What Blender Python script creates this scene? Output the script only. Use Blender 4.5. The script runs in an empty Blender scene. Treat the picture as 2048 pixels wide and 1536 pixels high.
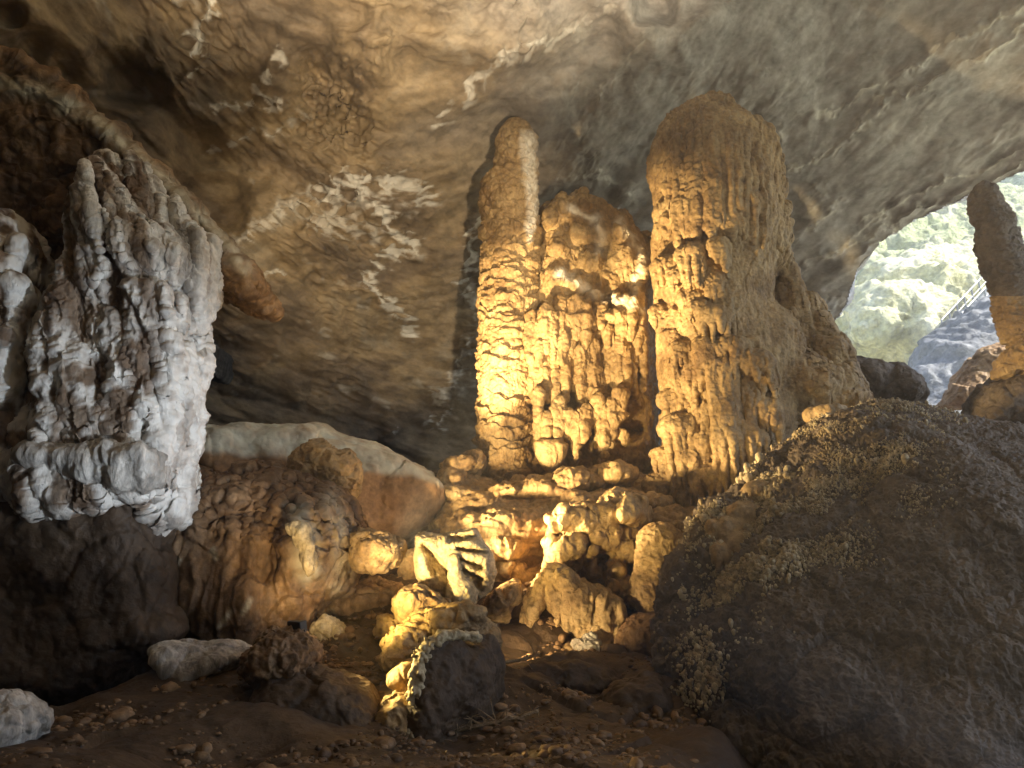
import bpy, bmesh, math, random
import numpy as np
import openvdb as vdb
from mathutils import Vector

R = lambda a: a * math.pi / 180
S = bpy.context.scene
COL = S.collection
rng = np.random.default_rng(7)
f32 = np.float32

# ------------------------------------------------------------------ camera, sky, sun, exposure
CAM = np.array([0, 0, 1.7]); PITCH = R(15); FPX = 1536.0
cd = bpy.data.cameras.new('camera'); co = bpy.data.objects.new('camera', cd); COL.objects.link(co)
co.location = CAM; co.rotation_euler = (R(90) + PITCH, 0, 0)
cd.sensor_width = 36; cd.lens = 36 * FPX / 2048; cd.clip_start = .05; cd.clip_end = 500
S.camera = co
W = bpy.data.worlds.new('World'); S.world = W; W.use_nodes = True
wn = W.node_tree
sky = wn.nodes.new('ShaderNodeTexSky'); sky.sky_type = 'NISHITA'; sky.sun_disc = False
SUNDIR = Vector((.62, -.2, .76)).normalized()            # towards the sun
sky.sun_elevation = math.asin(SUNDIR.z); sky.sun_rotation = math.atan2(SUNDIR.x, SUNDIR.y)
bg = wn.nodes['Background']; bg.inputs['Strength'].default_value = .15
wn.links.new(sky.outputs[0], bg.inputs[0])
sd = bpy.data.lights.new('sun', 'SUN'); sd.energy = 5; sd.angle = R(.5); sd.color = (1, .95, .86)
so = bpy.data.objects.new('sun', sd); COL.objects.link(so); so.rotation_euler = SUNDIR.to_track_quat('Z', 'Y').to_euler()
vs = S.view_settings; vs.view_transform = 'Standard'; vs.look = 'None'; vs.gamma = 1; vs.use_curve_mapping = False
vs.exposure = 1.5
S.cycles.use_denoising = True
try: S.cycles.denoiser = 'OPENIMAGEDENOISE'
except Exception: pass
S.cycles.max_bounces = 6; S.cycles.diffuse_bounces = 4; S.cycles.glossy_bounces = 2; S.cycles.volume_bounces = 0
S.cycles.sample_clamp_indirect = 4

FW = np.array([0, math.cos(PITCH), math.sin(PITCH)]); UP = np.array([0, -math.sin(PITCH), math.cos(PITCH)])
def ray(px, py):
    a = (np.asarray(px, float) - 1024) / FPX; b = -(np.asarray(py, float) - 768) / FPX
    return FW + np.multiply.outer(a, [1, 0, 0]) + np.multiply.outer(b, UP)
def at(px, py, Y):
    """the point of the place seen at this spot of the photograph, Y metres ahead"""
    d = ray(px, py); t = np.asarray(Y, float) / d[..., 1]
    return CAM + d * t[..., None] if d.ndim > 1 else CAM + d * t

# ------------------------------------------------------------------ noise
_pm = np.random.default_rng(3).permutation(256).astype(np.int32); PM = np.concatenate([_pm, _pm])
_g = np.random.default_rng(4).normal(size=(256, 3)); GR = (_g / np.linalg.norm(_g, axis=1)[:, None]).astype(f32)
JI = np.random.default_rng(5).random((256, 3)).astype(f32)
FA = np.random.default_rng(6).normal(size=(256, 3)).astype(f32)
def _chunk(fn, P, n=250000):
    if len(P) <= n: return fn(P)
    o = [fn(P[i:i + n]) for i in range(0, len(P), n)]
    return tuple(np.concatenate(z) for z in zip(*o)) if isinstance(o[0], tuple) else np.concatenate(o)
def perlin(P, seed=0):
    def fn(P):
        P = P.astype(f32) + f32(seed * 17.31)
        i = np.floor(P); f = P - i; i = i.astype(np.int32) & 255
        u = f * f * f * (f * (f * 6 - 15) + 10)
        out = 0
        for dx in (0, 1):
            ax = PM[(i[:, 0] + dx) & 255]; wx = u[:, 0] if dx else 1 - u[:, 0]
            for dy in (0, 1):
                ay = PM[ax + ((i[:, 1] + dy) & 255)]; wy = wx * (u[:, 1] if dy else 1 - u[:, 1])
                for dz in (0, 1):
                    g = GR[PM[ay + ((i[:, 2] + dz) & 255)]]
                    out = out + wy * (u[:, 2] if dz else 1 - u[:, 2]) * (g[:, 0] * (f[:, 0] - dx) + g[:, 1] * (f[:, 1] - dy) + g[:, 2] * (f[:, 2] - dz))
        return out * 1.6
    return _chunk(fn, P)
def fbm(P, oct=4, seed=0, gain=.5):
    s, a, q = 0, 1, P
    for o in range(oct):
        s = s + a * perlin(q, seed + o); q = q * 2.03; a *= gain
    return s
def ridged(P, oct=3, seed=0, gain=.5):
    s, a, q = 0, 1, P
    for o in range(oct):
        s = s + a * (1 - 2 * np.abs(perlin(q, seed + o))); q = q * 2.07; a *= gain
    return s
def worley(P, seed=0):
    """F1, F2, vector from the nearest cell point, and that cell's hash"""
    def fn(P):
        P = P.astype(f32) + f32(seed * 13.7); i = np.floor(P); f = P - i; i = i.astype(np.int32)
        n = len(P); F1 = np.full(n, 9, f32); F2 = np.full(n, 9, f32); V = np.zeros((n, 3), f32); H = np.zeros(n, np.int32)
        for dx in (-1, 0, 1):
            for dy in (-1, 0, 1):
                for dz in (-1, 0, 1):
                    h = PM[PM[PM[(i[:, 0] + dx) & 255] + ((i[:, 1] + dy) & 255)] + ((i[:, 2] + dz) & 255)]
                    v = f - (JI[h] + np.array([dx, dy, dz], f32)); d = np.sqrt((v * v).sum(1))
                    m = d < F1; F2 = np.where(m, F1, np.minimum(F2, d)); F1 = np.where(m, d, F1)
                    V[m] = v[m]; H[m] = h[m]
        return F1, F2, V, H
    return _chunk(fn, P)
def sstep(a, b, x):
    t = np.clip((x - a) / (b - a), 0, 1); return t * t * (3 - 2 * t)
def sc(P, *s): return P * np.array(s, f32)

# ------------------------------------------------------------------ distance fields turned to meshes
class Field:
    def __init__(s, lo, hi, vox):
        s.lo = np.array(lo, float); s.v = vox; s.n = np.ceil((np.array(hi) - s.lo) / vox).astype(int) + 1
        s.ax = [(s.lo[k] + np.arange(s.n[k]) * vox).astype(f32) for k in range(3)]
        s.D = np.full(s.n, 3., f32)
    def grids(s, sl=None):
        a = s.ax if sl is None else [s.ax[k][sl[k]] for k in range(3)]
        return a[0][:, None, None], a[1][None, :, None], a[2][None, None, :]
    def box(s, lo, hi):
        a = np.clip(np.floor((np.array(lo) - s.lo) / s.v).astype(int), 0, s.n); b = np.clip(np.ceil((np.array(hi) - s.lo) / s.v).astype(int) + 1, 0, s.n)
        return tuple(slice(a[k], b[k]) for k in range(3))
    def put(s, sl, d, k):
        A = s.D[sl]
        if A.size == 0: return
        if k <= 0: s.D[sl] = np.minimum(A, d); return
        h = np.clip(.5 + .5 * (A - d) / k, 0, 1); s.D[sl] = A * (1 - h) + d * h - k * h * (1 - h)
    def cut(s, sl, d, k):
        A = s.D[sl]
        if A.size == 0: return
        h = np.clip(.5 - .5 * (A + d) / k, 0, 1); s.D[sl] = A * (1 - h) - d * h + k * h * (1 - h)
    def capsule(s, a, b, ra, rb, k=.03, sub=False, sq=(1, 1, 1)):
        a = np.array(a, float); b = np.array(b, float); m = (max(ra, rb) + k + 2 * s.v) / min(sq)
        sl = s.box(np.minimum(a, b) - m, np.maximum(a, b) + m); X, Y, Z = s.grids(sl)
        q = sq; ba = (b - a) * q; L = max((ba * ba).sum(), 1e-9)
        px, py, pz = (X - a[0]) * q[0], (Y - a[1]) * q[1], (Z - a[2]) * q[2]
        h = np.clip((px * ba[0] + py * ba[1] + pz * ba[2]) / L, 0, 1)
        d = np.sqrt((px - h * ba[0]) ** 2 + (py - h * ba[1]) ** 2 + (pz - h * ba[2]) ** 2) - (ra + (rb - ra) * h)
        (s.cut if sub else s.put)(sl, d.astype(f32), k)
    def ell(s, c, r, k=.05, sub=False, tilt=0):
        c = np.array(c, float); r = np.array(r, float) * np.ones(3); m = r.max() + k + 2 * s.v
        sl = s.box(c - m, c + m); X, Y, Z = s.grids(sl)
        x, y, z = X - c[0], Y - c[1], Z - c[2]
        if tilt: ct, st = math.cos(tilt), math.sin(tilt); x, z = x * ct + z * st, -x * st + z * ct
        d = (np.sqrt((x / r[0]) ** 2 + (y / r[1]) ** 2 + (z / r[2]) ** 2) - 1) * r.min()
        (s.cut if sub else s.put)(sl, d.astype(f32), k)
    def pillow(s, poly, Y0, Tf, Tb, H, k=.05, sx=0, sz=0, px=True, sub=False):
        """a solid with this outline, swelling Tf towards the viewer and Tb away; sx, sz lean it"""
        if px: q = at([p[0] for p in poly], [p[1] for p in poly], np.full(len(poly), Y0))[:, [0, 2]]
        else: q = np.array(poly, float)
        X, Z = s.ax[0][:, None], s.ax[2][None, :]
        d2 = np.full((s.n[0], s.n[2]), 1e9, f32); ins = np.zeros((s.n[0], s.n[2]), bool)
        for i in range(len(q)):
            a, b = q[i - 1], q[i]; e = b - a; L = max((e * e).sum(), 1e-9)
            h = np.clip(((X - a[0]) * e[0] + (Z - a[1]) * e[1]) / L, 0, 1)
            d2 = np.minimum(d2, (X - a[0] - h * e[0]) ** 2 + (Z - a[1] - h * e[1]) ** 2)
            if a[1] != b[1]:
                c = ((a[1] > Z) != (b[1] > Z)) & (X < (b[0] - a[0]) * (Z - a[1]) / (b[1] - a[1]) + a[0]); ins ^= c
        d2 = np.sqrt(d2) * np.where(ins, -1, 1); h = np.clip(-d2 / H, 0, 1); t = np.sqrt(1 - (1 - h) ** 2)
        xc, zc = q.mean(0); yc = Y0 + sx * (X - xc) + sz * (Z - zc)
        d2, t, yc = d2[:, None, :], t[:, None, :], yc[:, None, :]; y = s.ax[1][None, :, None]
        dy = np.where(y < yc, (yc - y) - Tf * t, (y - yc) - Tb * t)
        d = (np.where(d2 > 0, np.sqrt(np.maximum(dy, 0) ** 2 + d2 ** 2), np.maximum(dy, d2)) * .8).astype(f32)
        (s.cut if sub else s.put)((slice(None),) * 3, d, k)
    def column(s, left, right, Y0, depth=1., k=.05):
        L = at([p[0] for p in left], [p[1] for p in left], np.full(len(left), Y0)); Rr = at([p[0] for p in right], [p[1] for p in right], np.full(len(right), Y0))
        L = L[np.argsort(L[:, 2])]; Rr = Rr[np.argsort(Rr[:, 2])]
        def prof(z):
            xl = np.interp(z, L[:, 2], L[:, 0]); xr = np.interp(z, Rr[:, 2], Rr[:, 0]); return (xl + xr) / 2, np.maximum((xr - xl) / 2, .02)
        s.prof = prof; zt = max(L[-1, 2], Rr[-1, 2]); X, Y, Z = s.grids(); cx, rx = prof(s.ax[2]); cx = cx[None, None, :]; rx = rx[None, None, :]
        d = (np.sqrt(((X - cx) / rx) ** 2 + ((Y - Y0) / (rx * depth)) ** 2) - 1) * rx * min(depth, 1)
        s.put((slice(None),) * 3, np.maximum(d, Z - zt).astype(f32), k); return prof
    def warp(s, amp, freq, seed=0, oct=3):
        m = np.abs(s.D) < amp * 2.5 + .1; i = np.nonzero(m)
        P = np.stack([s.ax[k][i[k]] for k in range(3)], 1); s.D[i] += amp * fbm(P * f32(freq), oct, seed)
    def grain(s, fn, band):
        i = np.nonzero(np.abs(s.D) < band); P = np.stack([s.ax[k][i[k]] for k in range(3)], 1).astype(f32); s.D[i] -= fn(P).astype(f32)
    def mesh(s):
        for k in range(3):                                  # close the surface at the bounds
            for e in (0, -1):
                ix = [slice(None)] * 3; ix[k] = e; s.D[tuple(ix)] = np.maximum(s.D[tuple(ix)], s.v * .5)
        g = vdb.FloatGrid(3.); g.copyFromArray(np.clip(s.D, -3, 3)); V, F = g.convertToQuads(0.)
        V = V.astype(f32) * f32(s.v) + s.lo.astype(f32); F = F.astype(np.int64)
        N = normals(V, F); c = V[F].mean(1); w = np.cross(V[F[:, 2]] - V[F[:, 0]], V[F[:, 3]] - V[F[:, 1]])
        if (c * w).sum() - (c.mean(0) * w.sum(0)).sum() < 0: F = F[:, ::-1]
        return V, F
def normals(V, F):
    w = np.cross(V[F[:, 2]] - V[F[:, 0]], V[F[:, 3]] - V[F[:, 1]]); N = np.zeros_like(V)
    for k in range(3):
        acc = np.zeros(len(V))
        for j in range(F.shape[1]): acc += np.bincount(F[:, j], w[:, k], len(V))
        N[:, k] = acc
    return (N / np.maximum(np.linalg.norm(N, axis=1), 1e-12)[:, None]).astype(f32)
def fcent(V, F): return V[F].mean(1)
def subdiv(V, F):
    e = np.concatenate([F[:, [i, (i + 1) % 4]] for i in range(4)]); es = np.sort(e, 1); key = es[:, 0] * len(V) + es[:, 1]
    u, inv = np.unique(key, return_inverse=True); mid = (V[u // len(V)] + V[u % len(V)]) / 2
    n, m = len(V), len(F); V2 = np.concatenate([V, mid, V[F].mean(1)]).astype(f32); ei = (inv + n).reshape(4, m); c = n + len(u) + np.arange(m)
    F2 = np.concatenate([np.stack([F[:, i], ei[i], c, ei[i - 1]], 1) for i in range(4)])
    return V2, F2
def largest(V, F):
    L = np.arange(len(V))
    while True:
        m = L[F].min(1); L2 = L.copy()
        for j in range(F.shape[1]): np.minimum.at(L2, F[:, j], m)
        L2 = L2[L2]
        if (L2 == L).all(): break
        L = L2
    k = np.bincount(L).argmax(); F = F[L[F[:, 0]] == k]; u, inv = np.unique(F, return_inverse=True); return V[u], inv.reshape(F.shape)
def smooth(V, F, it=1, w=.5):
    for _ in range(it):
        A = np.zeros_like(V); n = np.zeros(len(V))
        for i in range(4):
            for j in (1, 3):
                a, b = F[:, i], F[:, (i + j) % 4]
                n += np.bincount(a, minlength=len(V))
                for k in range(3): A[:, k] += np.bincount(a, V[b, k], len(V))
        V = V * (1 - w) + w * A / np.maximum(n, 1)[:, None]
    return V.astype(f32)
# surface grain: each returns a height to move the surface by, along its normal
def flutes(P, f=7, st=.1, seed=0, warp=.12): return ridged(sc(P + warp * np.stack([perlin(P * 2, seed + 9)] * 3, 1), f, f, f * st), 2, seed)
def lobes(P, fx=4, fz=5, seed=0, lean=.6):
    """overlapping swellings, each with a full upper rim and a tapering lower end"""
    q = sc(P, fx, fx, fz) + .25 * np.stack([perlin(P * 3, seed + 3), perlin(P * 3, seed + 4), perlin(P * 3, seed + 5)], 1)
    F1, F2, V, H = worley(q, seed); return sstep(0, .35, F2 - F1) * (.75 + lean * V[:, 2]) - .3 * F1
def facets(P, f=2, seed=0):
    F1, F2, V, H = worley(P * f32(f), seed); return (FA[H] * V).sum(1) * .5 + .3 * sstep(0, .12, F2 - F1)
def displace(V, F, fn, down=0, it=1):
    for _ in range(it):
        N = normals(V, F); h = fn(V); V = V + N * h[:, None]
        if down: V[:, 2] += down * h
    return V.astype(f32)

# ------------------------------------------------------------------ objects
def new_mesh(name, V, F, mat, attrs=None, N=None, smoothed=True):
    me = bpy.data.meshes.new(name); k = F.shape[1]
    me.vertices.add(len(V)); me.vertices.foreach_set('co', np.ascontiguousarray(V, f32).ravel())
    me.loops.add(F.size); me.loops.foreach_set('vertex_index', np.ascontiguousarray(F, np.int32).ravel())
    me.polygons.add(len(F)); me.polygons.foreach_set('loop_start', np.arange(0, F.size, k, dtype=np.int32)); me.polygons.foreach_set('loop_total', np.full(len(F), k, np.int32))
    me.update(calc_edges=True); me.validate()
    if smoothed: me.polygons.foreach_set('use_smooth', np.ones(len(me.polygons), bool))
    for a, v in (attrs or {}).items():
        at_ = me.attributes.new(a, 'FLOAT', 'POINT'); at_.data.foreach_set('value', np.ascontiguousarray(v, f32))
    if N is not None and len(N) == len(me.vertices): me.normals_split_custom_set_from_vertices(N.tolist())
    me.materials.append(mat); return me
def link(name, data, parent=None):
    o = bpy.data.objects.new(name, data); COL.objects.link(o)
    if parent is not None: o.parent = parent
    return o
def tag(o, label=None, cat=None, group=None, kind=None):
    for k, v in (('label', label), ('category', cat), ('group', group), ('kind', kind)):
        if v: o[k] = v
    return o
def thing(name, label, cat, parts, group=None, kind=None):
    """parts: (name, V, F, material, attributes, normals[, label]); one part alone is the thing itself"""
    A = np.concatenate([p[1] for p in parts]); b = np.array([A[:, 0].mean(), A[:, 1].mean(), A[:, 2].min()], f32)
    if len(parts) == 1:
        p = parts[0]; o = link(name, new_mesh(name, p[1] - b, p[2], p[3], p[4], p[5]))
    else:
        o = link(name, None)
        for p in parts:
            c = link(p[0], new_mesh(p[0], p[1] - b, p[2], p[3], p[4], p[5]), o)
            if len(p) > 6: c['label'] = p[6]
    o.location = b; tag(o, label, cat, group, kind); return o
def pieces(V, F, lab, names, mat, attrs=None):
    """cut one surface into its named parts by a number per face; the shading runs on across the cut"""
    N = normals(V, F); out = []
    for i, nm in enumerate(names):
        m = lab == i
        if m.sum() < 4: continue
        Fi = F[m]; u, inv = np.unique(Fi, return_inverse=True)
        mt = mat[i] if isinstance(mat, (list, tuple)) else mat
        out.append((nm, V[u], inv.reshape(Fi.shape), mt, {a: v[u] for a, v in (attrs or {}).items()}, N[u]))
    return out

# ------------------------------------------------------------------ materials
def rock(name, cols, scale=1.5, stretch=(1, 1, 1), rough=.75, bump=.5, bscale=14, calcite=(.62, .61, .57), spec=.3, streak=0, dist=.03):
    m = bpy.data.materials.new(name); m.use_nodes = True; t = m.node_tree; n = t.nodes; L = t.links.new
    b = n['Principled BSDF']
    def N(tp, **kw):
        x = n.new(tp)
        for k, v in kw.items():
            if k in x.inputs: x.inputs[k].default_value = v
            else: setattr(x, k, v)
        return x
    geo = N('ShaderNodeNewGeometry'); mp = N('ShaderNodeMapping'); mp.inputs['Scale'].default_value = stretch; L(geo.outputs['Position'], mp.inputs[0])
    n1 = N('ShaderNodeTexNoise', Scale=scale, Detail=6, Roughness=.6, Distortion=.6); L(mp.outputs[0], n1.inputs[0])
    cr = N('ShaderNodeValToRGB'); L(n1.outputs[0], cr.inputs[0]); e = cr.color_ramp.elements
    lo, hi = .3, .7
    while len(e) < len(cols): e.new(.5)
    for i, c in enumerate(cols): e[i].position = lo + (hi - lo) * i / (len(cols) - 1); e[i].color = (*c, 1)
    n2 = N('ShaderNodeTexNoise', Scale=scale * 9, Detail=5, Roughness=.65); L(mp.outputs[0], n2.inputs[0])
    mr = N('ShaderNodeMapRange'); mr.inputs[1].default_value = .25; mr.inputs[2].default_value = .75; mr.inputs[3].default_value = .5; mr.inputs[4].default_value = 1.42; L(n2.outputs[0], mr.inputs[0])
    mul = N('ShaderNodeMix', data_type='RGBA', blend_type='MULTIPLY'); mul.inputs[0].default_value = 1; L(cr.outputs[0], mul.inputs[6]); L(mr.outputs[0], mul.inputs[7])
    last = mul.outputs[2]
    if streak:
        ms = N('ShaderNodeMapping'); ms.inputs['Scale'].default_value = (6, 6, .35); L(geo.outputs['Position'], ms.inputs[0])
        n4 = N('ShaderNodeTexNoise', Scale=1.2, Detail=5, Roughness=.6); L(ms.outputs[0], n4.inputs[0])
        r4 = N('ShaderNodeMapRange'); r4.inputs[1].default_value = .35; r4.inputs[2].default_value = .65; r4.inputs[3].default_value = 1 - streak; r4.inputs[4].default_value = 1 + streak * .6; L(n4.outputs[0], r4.inputs[0])
        m4 = N('ShaderNodeMix', data_type='RGBA', blend_type='MULTIPLY'); m4.inputs[0].default_value = 1; L(last, m4.inputs[6]); L(r4.outputs[0], m4.inputs[7]); last = m4.outputs[2]
    ca = N('ShaderNodeAttribute', attribute_name='calcite')
    mx = N('ShaderNodeMix', data_type='RGBA'); L(ca.outputs['Fac'], mx.inputs[0]); L(last, mx.inputs[6]); mx.inputs[7].default_value = (*calcite, 1)
    ga = N('ShaderNodeAttribute', attribute_name='daylit_grey'); gx = N('ShaderNodeMix', data_type='RGBA', blend_type='MIX'); L(ga.outputs['Fac'], gx.inputs[0]); L(last, gx.inputs[6])
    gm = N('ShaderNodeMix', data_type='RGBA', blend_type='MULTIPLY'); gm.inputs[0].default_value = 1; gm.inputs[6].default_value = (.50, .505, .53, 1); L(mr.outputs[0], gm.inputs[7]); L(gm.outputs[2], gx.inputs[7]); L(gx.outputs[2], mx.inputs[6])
    L(mx.outputs[2], b.inputs['Base Color'])
    n3 = N('ShaderNodeTexNoise', Scale=bscale, Detail=7, Roughness=.62, Distortion=.3); L(mp.outputs[0], n3.inputs[0])
    vo = N('ShaderNodeTexVoronoi', Scale=bscale * 1.7); L(mp.outputs[0], vo.inputs[0])
    ad = N('ShaderNodeMath', operation='MULTIPLY_ADD'); L(vo.outputs[0], ad.inputs[0]); ad.inputs[1].default_value = .35; L(n3.outputs[0], ad.inputs[2])
    bp = N('ShaderNodeBump'); bp.inputs['Strength'].default_value = bump; bp.inputs['Distance'].default_value = dist; L(ad.outputs[0], bp.inputs['Height']); L(bp.outputs[0], b.inputs['Normal'])
    n5 = N('ShaderNodeTexNoise', Scale=bscale * 4.5, Detail=5, Roughness=.7); L(mp.outputs[0], n5.inputs[0])
    b2 = N('ShaderNodeBump'); b2.inputs['Strength'].default_value = min(1, bump * .9); b2.inputs['Distance'].default_value = dist * .4; L(n5.outputs[0], b2.inputs['Height']); L(bp.outputs[0], b2.inputs['Normal']); L(b2.outputs[0], b.inputs['Normal'])
    rr = N('ShaderNodeMapRange'); rr.inputs[3].default_value = rough - .18; rr.inputs[4].default_value = rough + .15; L(n2.outputs[0], rr.inputs[0]); L(rr.outputs[0], b.inputs['Roughness'])
    b.inputs['Specular IOR Level'].default_value = spec
    return m
def plain(name, col, rough=.5, metal=0, emit=0):
    m = bpy.data.materials.new(name); m.use_nodes = True; t = m.node_tree; b = t.nodes['Principled BSDF']
    nz = t.nodes.new('ShaderNodeTexNoise'); nz.inputs['Scale'].default_value = 25; r = t.nodes.new('ShaderNodeValToRGB')
    r.color_ramp.elements[0].color = (*[c * .7 for c in col], 1); r.color_ramp.elements[1].color = (*[min(1, c * 1.2) for c in col], 1)
    t.links.new(nz.outputs[0], r.inputs[0]); t.links.new(r.outputs[0], b.inputs['Base Color'])
    b.inputs['Roughness'].default_value = rough; b.inputs['Metallic'].default_value = metal
    if emit: b.inputs['Emission Color'].default_value = (*col, 1); b.inputs['Emission Strength'].default_value = emit
    return m
M = dict(
    flow=rock('ochre flowstone', [(.20, .125, .06), (.36, .25, .125), (.46, .345, .19)], 1.6, rough=.62, bump=.55, bscale=16, streak=.22, calcite=(.78, .75, .68)),
    pale=rock('pale flowstone', [(.30, .23, .13), (.47, .39, .25), (.58, .52, .38)], 2.2, rough=.6, bump=.5, bscale=18, streak=.15),
    ceil=rock('cave ceiling limestone', [(.11, .09, .07), (.21, .165, .12), (.34, .265, .17), (.32, .29, .24)], .4, (.8, .8, 1.5), rough=.6, bump=.4, bscale=6, dist=.05, calcite=(.74, .74, .72)),
    brown=rock('brown mud coated rock', [(.085, .052, .03), (.18, .11, .058), (.29, .19, .105)], 1.6, rough=.55, bump=.55, bscale=12, streak=.35, calcite=(.5, .46, .36)),
    grey=rock('grey drape limestone', [(.17, .14, .115), (.38, .355, .32), (.58, .565, .53)], 1.5, (1, 1, .4), rough=.7, bump=.7, bscale=16, streak=.3),
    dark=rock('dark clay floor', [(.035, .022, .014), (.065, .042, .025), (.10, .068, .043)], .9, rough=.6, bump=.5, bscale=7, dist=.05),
    mound=rock('grey brown mound stone', [(.085, .065, .05), (.145, .115, .09), (.20, .165, .13)], 1.1, rough=.65, bump=.8, bscale=16, streak=.15),
    tan=rock('tan smooth limestone', [(.20, .115, .055), (.30, .19, .10), (.36, .26, .15)], .9, rough=.7, bump=.35, bscale=9, calcite=(.58, .6, .52)),
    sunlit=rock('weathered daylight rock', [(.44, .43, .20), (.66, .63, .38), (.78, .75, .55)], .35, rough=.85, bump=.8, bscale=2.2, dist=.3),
    slate=rock('dark slate coloured stalactite', [(.05, .05, .055), (.09, .09, .095), (.14, .14, .145)], 2, bump=.5),
    drape=rock('brown and white drape limestone', [(.11, .07, .045), (.20, .14, .095), (.30, .24, .18)], 1.5, (1, 1, .4), rough=.7, bump=.7, bscale=16, streak=.3, calcite=(.68, .665, .63)),
    lamp=plain('black lamp housing', (.02, .02, .02), .45), steel=plain('painted steel rail', (.22, .23, .23), .5, .2), step=plain('concrete step', (.4, .4, .38), .9), wood=rock('rotten wood', [(.16, .10, .05), (.3, .21, .12), (.4, .3, .18)], 6, bump=.6, bscale=40),
)
GLOW = plain('lit lamp glass', (1, .75, .4), .2, 0, 25)

# ------------------------------------------------------------------ lamps the cave is lit with, one of them added for daylight
def spot(name, loc, target, watts, col, angle, blend=.6, size=.12):
    l = bpy.data.lights.new(name, 'SPOT'); l.energy = watts; l.color = col; l.spot_size = R(angle); l.spot_blend = blend; l.shadow_soft_size = size
    o = bpy.data.objects.new(name, l); COL.objects.link(o); o.location = loc; o.rotation_euler = (Vector(target) - Vector(loc)).to_track_quat('-Z', 'Y').to_euler(); return o
WARM = (1, .70, .33); CEILW = (1, .77, .48); COOL = (.80, .89, 1)
def bevel_box(bm, c, s, rot=None, bev=.01):
    r = bmesh.ops.create_cube(bm, size=1); v = r['verts']
    for x in v: x.co = Vector((x.co.x * s[0], x.co.y * s[1], x.co.z * s[2]))
    e = list({k for x in v for k in x.link_edges}); g = bmesh.ops.bevel(bm, geom=e, offset=bev, segments=2, affect='EDGES', profile=.5)
    vv = list({x for x in g['verts']} | {x for x in v if x.is_valid})
    for x in vv:
        if rot is not None: x.co = rot @ x.co
        x.co += Vector(c)
def bm_obj(name, bm, mat, parent=None):
    me = bpy.data.meshes.new(name); bm.to_mesh(me); bm.free(); me.materials.append(mat); return link(name, me, parent)
def tube(bm, pts, r, n=8):
    pts = [Vector(p) for p in pts]; rings = []
    for i, p in enumerate(pts):
        d = (pts[min(i + 1, len(pts) - 1)] - pts[max(i - 1, 0)]).normalized(); a = d.orthogonal().normalized(); b = d.cross(a)
        rr = r[i] if isinstance(r, (list, tuple)) else r
        rings.append([bm.verts.new(p + rr * (math.cos(2 * math.pi * k / n) * a + math.sin(2 * math.pi * k / n) * b)) for k in range(n)])
    for q, s in zip(rings, rings[1:]):
        for k in range(n): bm.faces.new((q[k], q[(k + 1) % n], s[(k + 1) % n], s[k]))
    bm.faces.new(rings[0][::-1]); bm.faces.new(rings[-1])
def floodlight(loc, target, label, beams):
    """a small cave floodlight: housing, glass, bracket; its beams leave just in front of the glass"""
    loc = Vector(loc); q = (Vector(target) - loc).normalized().to_track_quat('-Z', 'Y'); o = link('floodlight', None); o.location = loc; m = q.to_matrix()
    bm = bmesh.new(); bevel_box(bm, m @ Vector((0, 0, .05)), (.2, .15, .08), m); bm_obj('housing', bm, M['lamp'], o)
    bm = bmesh.new(); bevel_box(bm, m @ Vector((0, 0, .007)), (.17, .12, .008), m, .003); bm_obj('lamp_glass', bm, GLOW, o)
    bm = bmesh.new(); tube(bm, [m @ Vector((.11, 0, .05)), m @ Vector((.12, 0, .05)) + Vector((0, 0, -.12)), (0, 0, -.2), m @ Vector((-.12, 0, .05)) + Vector((0, 0, -.12)), m @ Vector((-.11, 0, .05))], .008, 6); bm_obj('bracket', bm, M['lamp'], o)
    tag(o, label, 'floodlight', 'floodlights lighting the cave')
    for i, (tg, w, col, ang, bl) in enumerate(beams):
        spot('floodlight_beam', loc + m @ Vector((0, 0, -.06)) , tg, w, col, ang, bl)
    return o
EXPO = 1.1
LA = at(776, 1088, 9.9)
def aim(o, az, el, d=6): return (o[0] + d * math.sin(R(az)) * math.cos(R(el)), o[1] + d * math.cos(R(az)) * math.cos(R(el)), o[2] + d * math.sin(R(el)))
floodlight(LA, aim(LA, 46, 30), 'black floodlight in the dark gap left of the hollowed boulder, aimed at the stalagmites', [(aim(LA, 34, 36), 300 * EXPO, WARM, 40, .6), (aim(LA, 58, 33), 800 * EXPO, WARM, 44, .6), (aim(LA, 64, 45), 2100 * EXPO, WARM, 24, .6), (aim(LA, 28, 49), 2000 * EXPO, WARM, 27, .5), (aim(LA, 76, 22), 260 * EXPO, WARM, 58, .8), (aim(LA, 88, 0), 1300 * EXPO, WARM, 54, .8)])
LB = at(604, 1256, 7.35)
floodlight(LB, at(960, 1170, 9.2), 'small black floodlight standing on the brown nubbly rock', [(at(985, 1165, 9.4), 230 * EXPO, (1, .70, .22), 54, .7), (at(1170, 860, 12.8), 330 * EXPO, WARM, 46, .8), (at(845, 1370, 7.2), 330 * EXPO, (1, .72, .26), 46, .8), (at(640, 1060, 9.3), 60 * EXPO, WARM, 80, .8)])
LE = at(970, 1304, 8.45)
floodlight(LE, at(1190, 1120, 10.2), 'black floodlight tucked behind the dark faced boulder, aimed up at the arched flowstone', [(at(1190, 1110, 10.3), 260 * EXPO, WARM, 84, .8)])
LD = (3.2, 4, .6)  # added lamp standing in for daylight from the mouth
floodlight(LD, (-4.3, 8.2, 3.4), 'added white floodlight on the floor standing in for daylight on the pale draped formation', [((-4.5, 8.2, 3.75), 700 * EXPO, COOL, 25, .8)])
LC = (1.5, -.5, .7)
floodlight(LC, at(500, 250, 17), 'black floodlight on the floor aimed up at the cave roof', [(aim(LC, -14, 27), 2700 * EXPO, CEILW, 28, .7), (aim(LC, -20, 60), 4800 * EXPO, CEILW, 54, .5)])

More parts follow.
